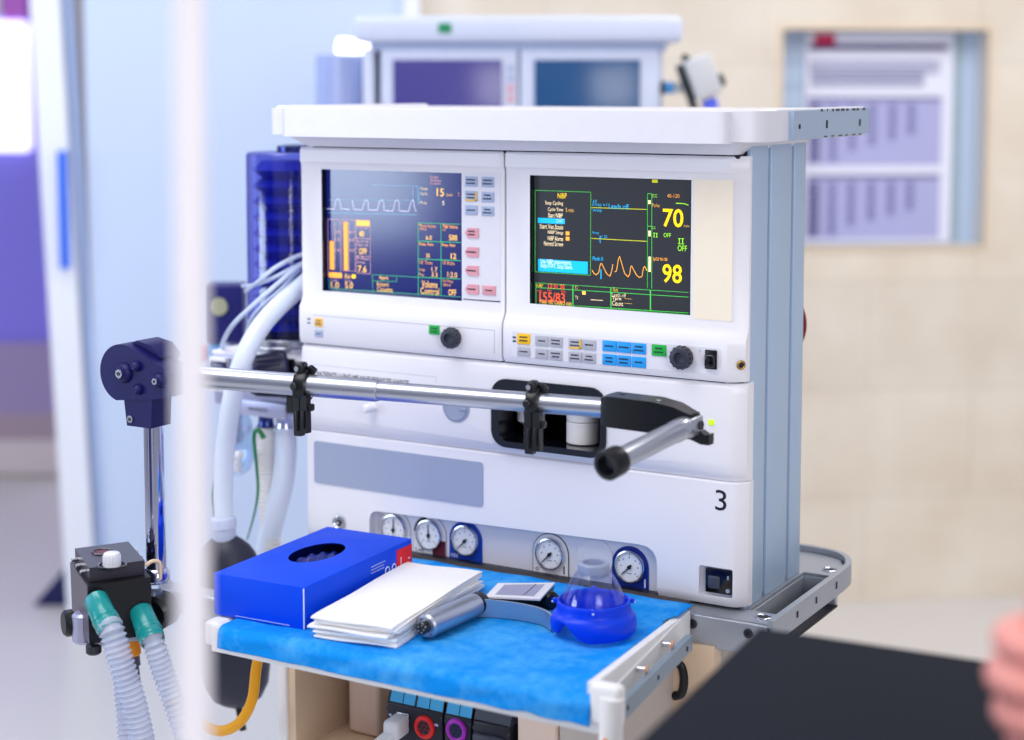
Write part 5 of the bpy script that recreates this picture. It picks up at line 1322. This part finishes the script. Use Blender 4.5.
# ================================================================== LIGHT
def area(name, loc, target, size, power, col, sy=None):
    l = bpy.data.lights.new(name,'AREA'); l.energy = power; l.color = col; l.shape = 'RECTANGLE'; l.size = size; l.size_y = sy or size
    o = bpy.data.objects.new(name,l); COL.objects.link(o); o.location = loc
    o.rotation_euler = (V(target)-V(loc)).to_track_quat('-Z','Y').to_euler(); return o
area('overhead_fill',(-.6,-1.0,2.65),(-.5,-.7,0),1.2,30,(1,.985,.99))  # added soft light from above, out of view, over the machine front
area('overhead_fill',(.3,1.6,2.65),(.3,2.2,0),1.2,38,(1,.965,.93))  # added warm overhead fill, brightens the back wall
area('overhead_fill',(-2.0,.4,2.65),(-1.9,.5,0),1.2,24,(.90,.94,1.0))  # added cool overhead fill for the left side
area('screen_reflection_fill',(-3.38,-3.1,1.50),(-.5,0,1.25),1.55,58,(.72,.86,1.0),1.25)  # added light out of view, puts a bluish reflection on the left screen
area('side_fill',(2.3,-2.3,2.0),(.1,-.4,1.2),1.2,44,(1,.985,1.0))  # added fill from the right front, brightens the white pole and column
area('corridor_fill',(-4.2,3.2,2.4),(-3.6,4.2,.8),.8,44,(.62,.5,1.0))  # added purple light, tints the corridor
area('blue_side_fill',(-2.0,-.5,1.30),(-.7,.0,1.1),.4,3,(.30,.36,1.0),.9)  # added blue fill, tints the parts at the left

w_ = bpy.data.worlds.new('room_light'); S.world = w_; w_.use_nodes = True
nt = w_.node_tree; bgn = nt.nodes['Background']
tc = nt.nodes.new('ShaderNodeTexCoord'); sp = nt.nodes.new('ShaderNodeSeparateXYZ'); nt.links.new(tc.outputs['Generated'], sp.inputs[0])
mr = nt.nodes.new('ShaderNodeMapRange'); mr.inputs['From Min'].default_value = -1; mr.inputs['From Max'].default_value = 1
nt.links.new(sp.outputs['Z'], mr.inputs['Value'])
cr = nt.nodes.new('ShaderNodeValToRGB'); nt.links.new(mr.outputs['Result'], cr.inputs['Fac'])
e = cr.color_ramp.elements; e[0].position = .0; e[0].color = (.38,.38,.42,1); e[1].position = 1; e[1].color = (1.0,.99,1.0,1)
x = e.new(.5); x.color = (.66,.67,.74,1)
# uneven surroundings: made-up dark blue and bright patches for metal to reflect
mp = nt.nodes.new('ShaderNodeMapping'); mp.inputs['Scale'].default_value = (1.6,1.6,.5); nt.links.new(tc.outputs['Generated'], mp.inputs['Vector'])
nz = nt.nodes.new('ShaderNodeTexNoise'); nz.inputs['Scale'].default_value = 1.7; nz.inputs['Detail'].default_value = 1.5; nt.links.new(mp.outputs[0], nz.inputs['Vector'])
c2 = nt.nodes.new('ShaderNodeValToRGB'); nt.links.new(nz.outputs['Fac'], c2.inputs['Fac'])
e = c2.color_ramp.elements; e[0].position = .42; e[0].color = (.08,.10,.30,1); e[1].position = .54; e[1].color = (1.25,1.24,1.25,1)
mx_ = nt.nodes.new('ShaderNodeMixRGB'); mx_.blend_type = 'MULTIPLY'; mx_.inputs['Fac'].default_value = 1
nt.links.new(cr.outputs['Color'], mx_.inputs['Color1']); nt.links.new(c2.outputs['Color'], mx_.inputs['Color2'])
nt.links.new(mx_.outputs['Color'], bgn.inputs['Color']); bgn.inputs['Strength'].default_value = .72

S.view_settings.view_transform = 'Standard'; S.view_settings.look = 'None'; S.view_settings.gamma = 1; S.view_settings.use_curve_mapping = False
S.view_settings.exposure = -0.28
S.cycles.use_denoising = True
S.cycles.max_bounces = 8; S.cycles.transparent_max_bounces = 16
S.cycles.caustics_reflective = False; S.cycles.caustics_refractive = False
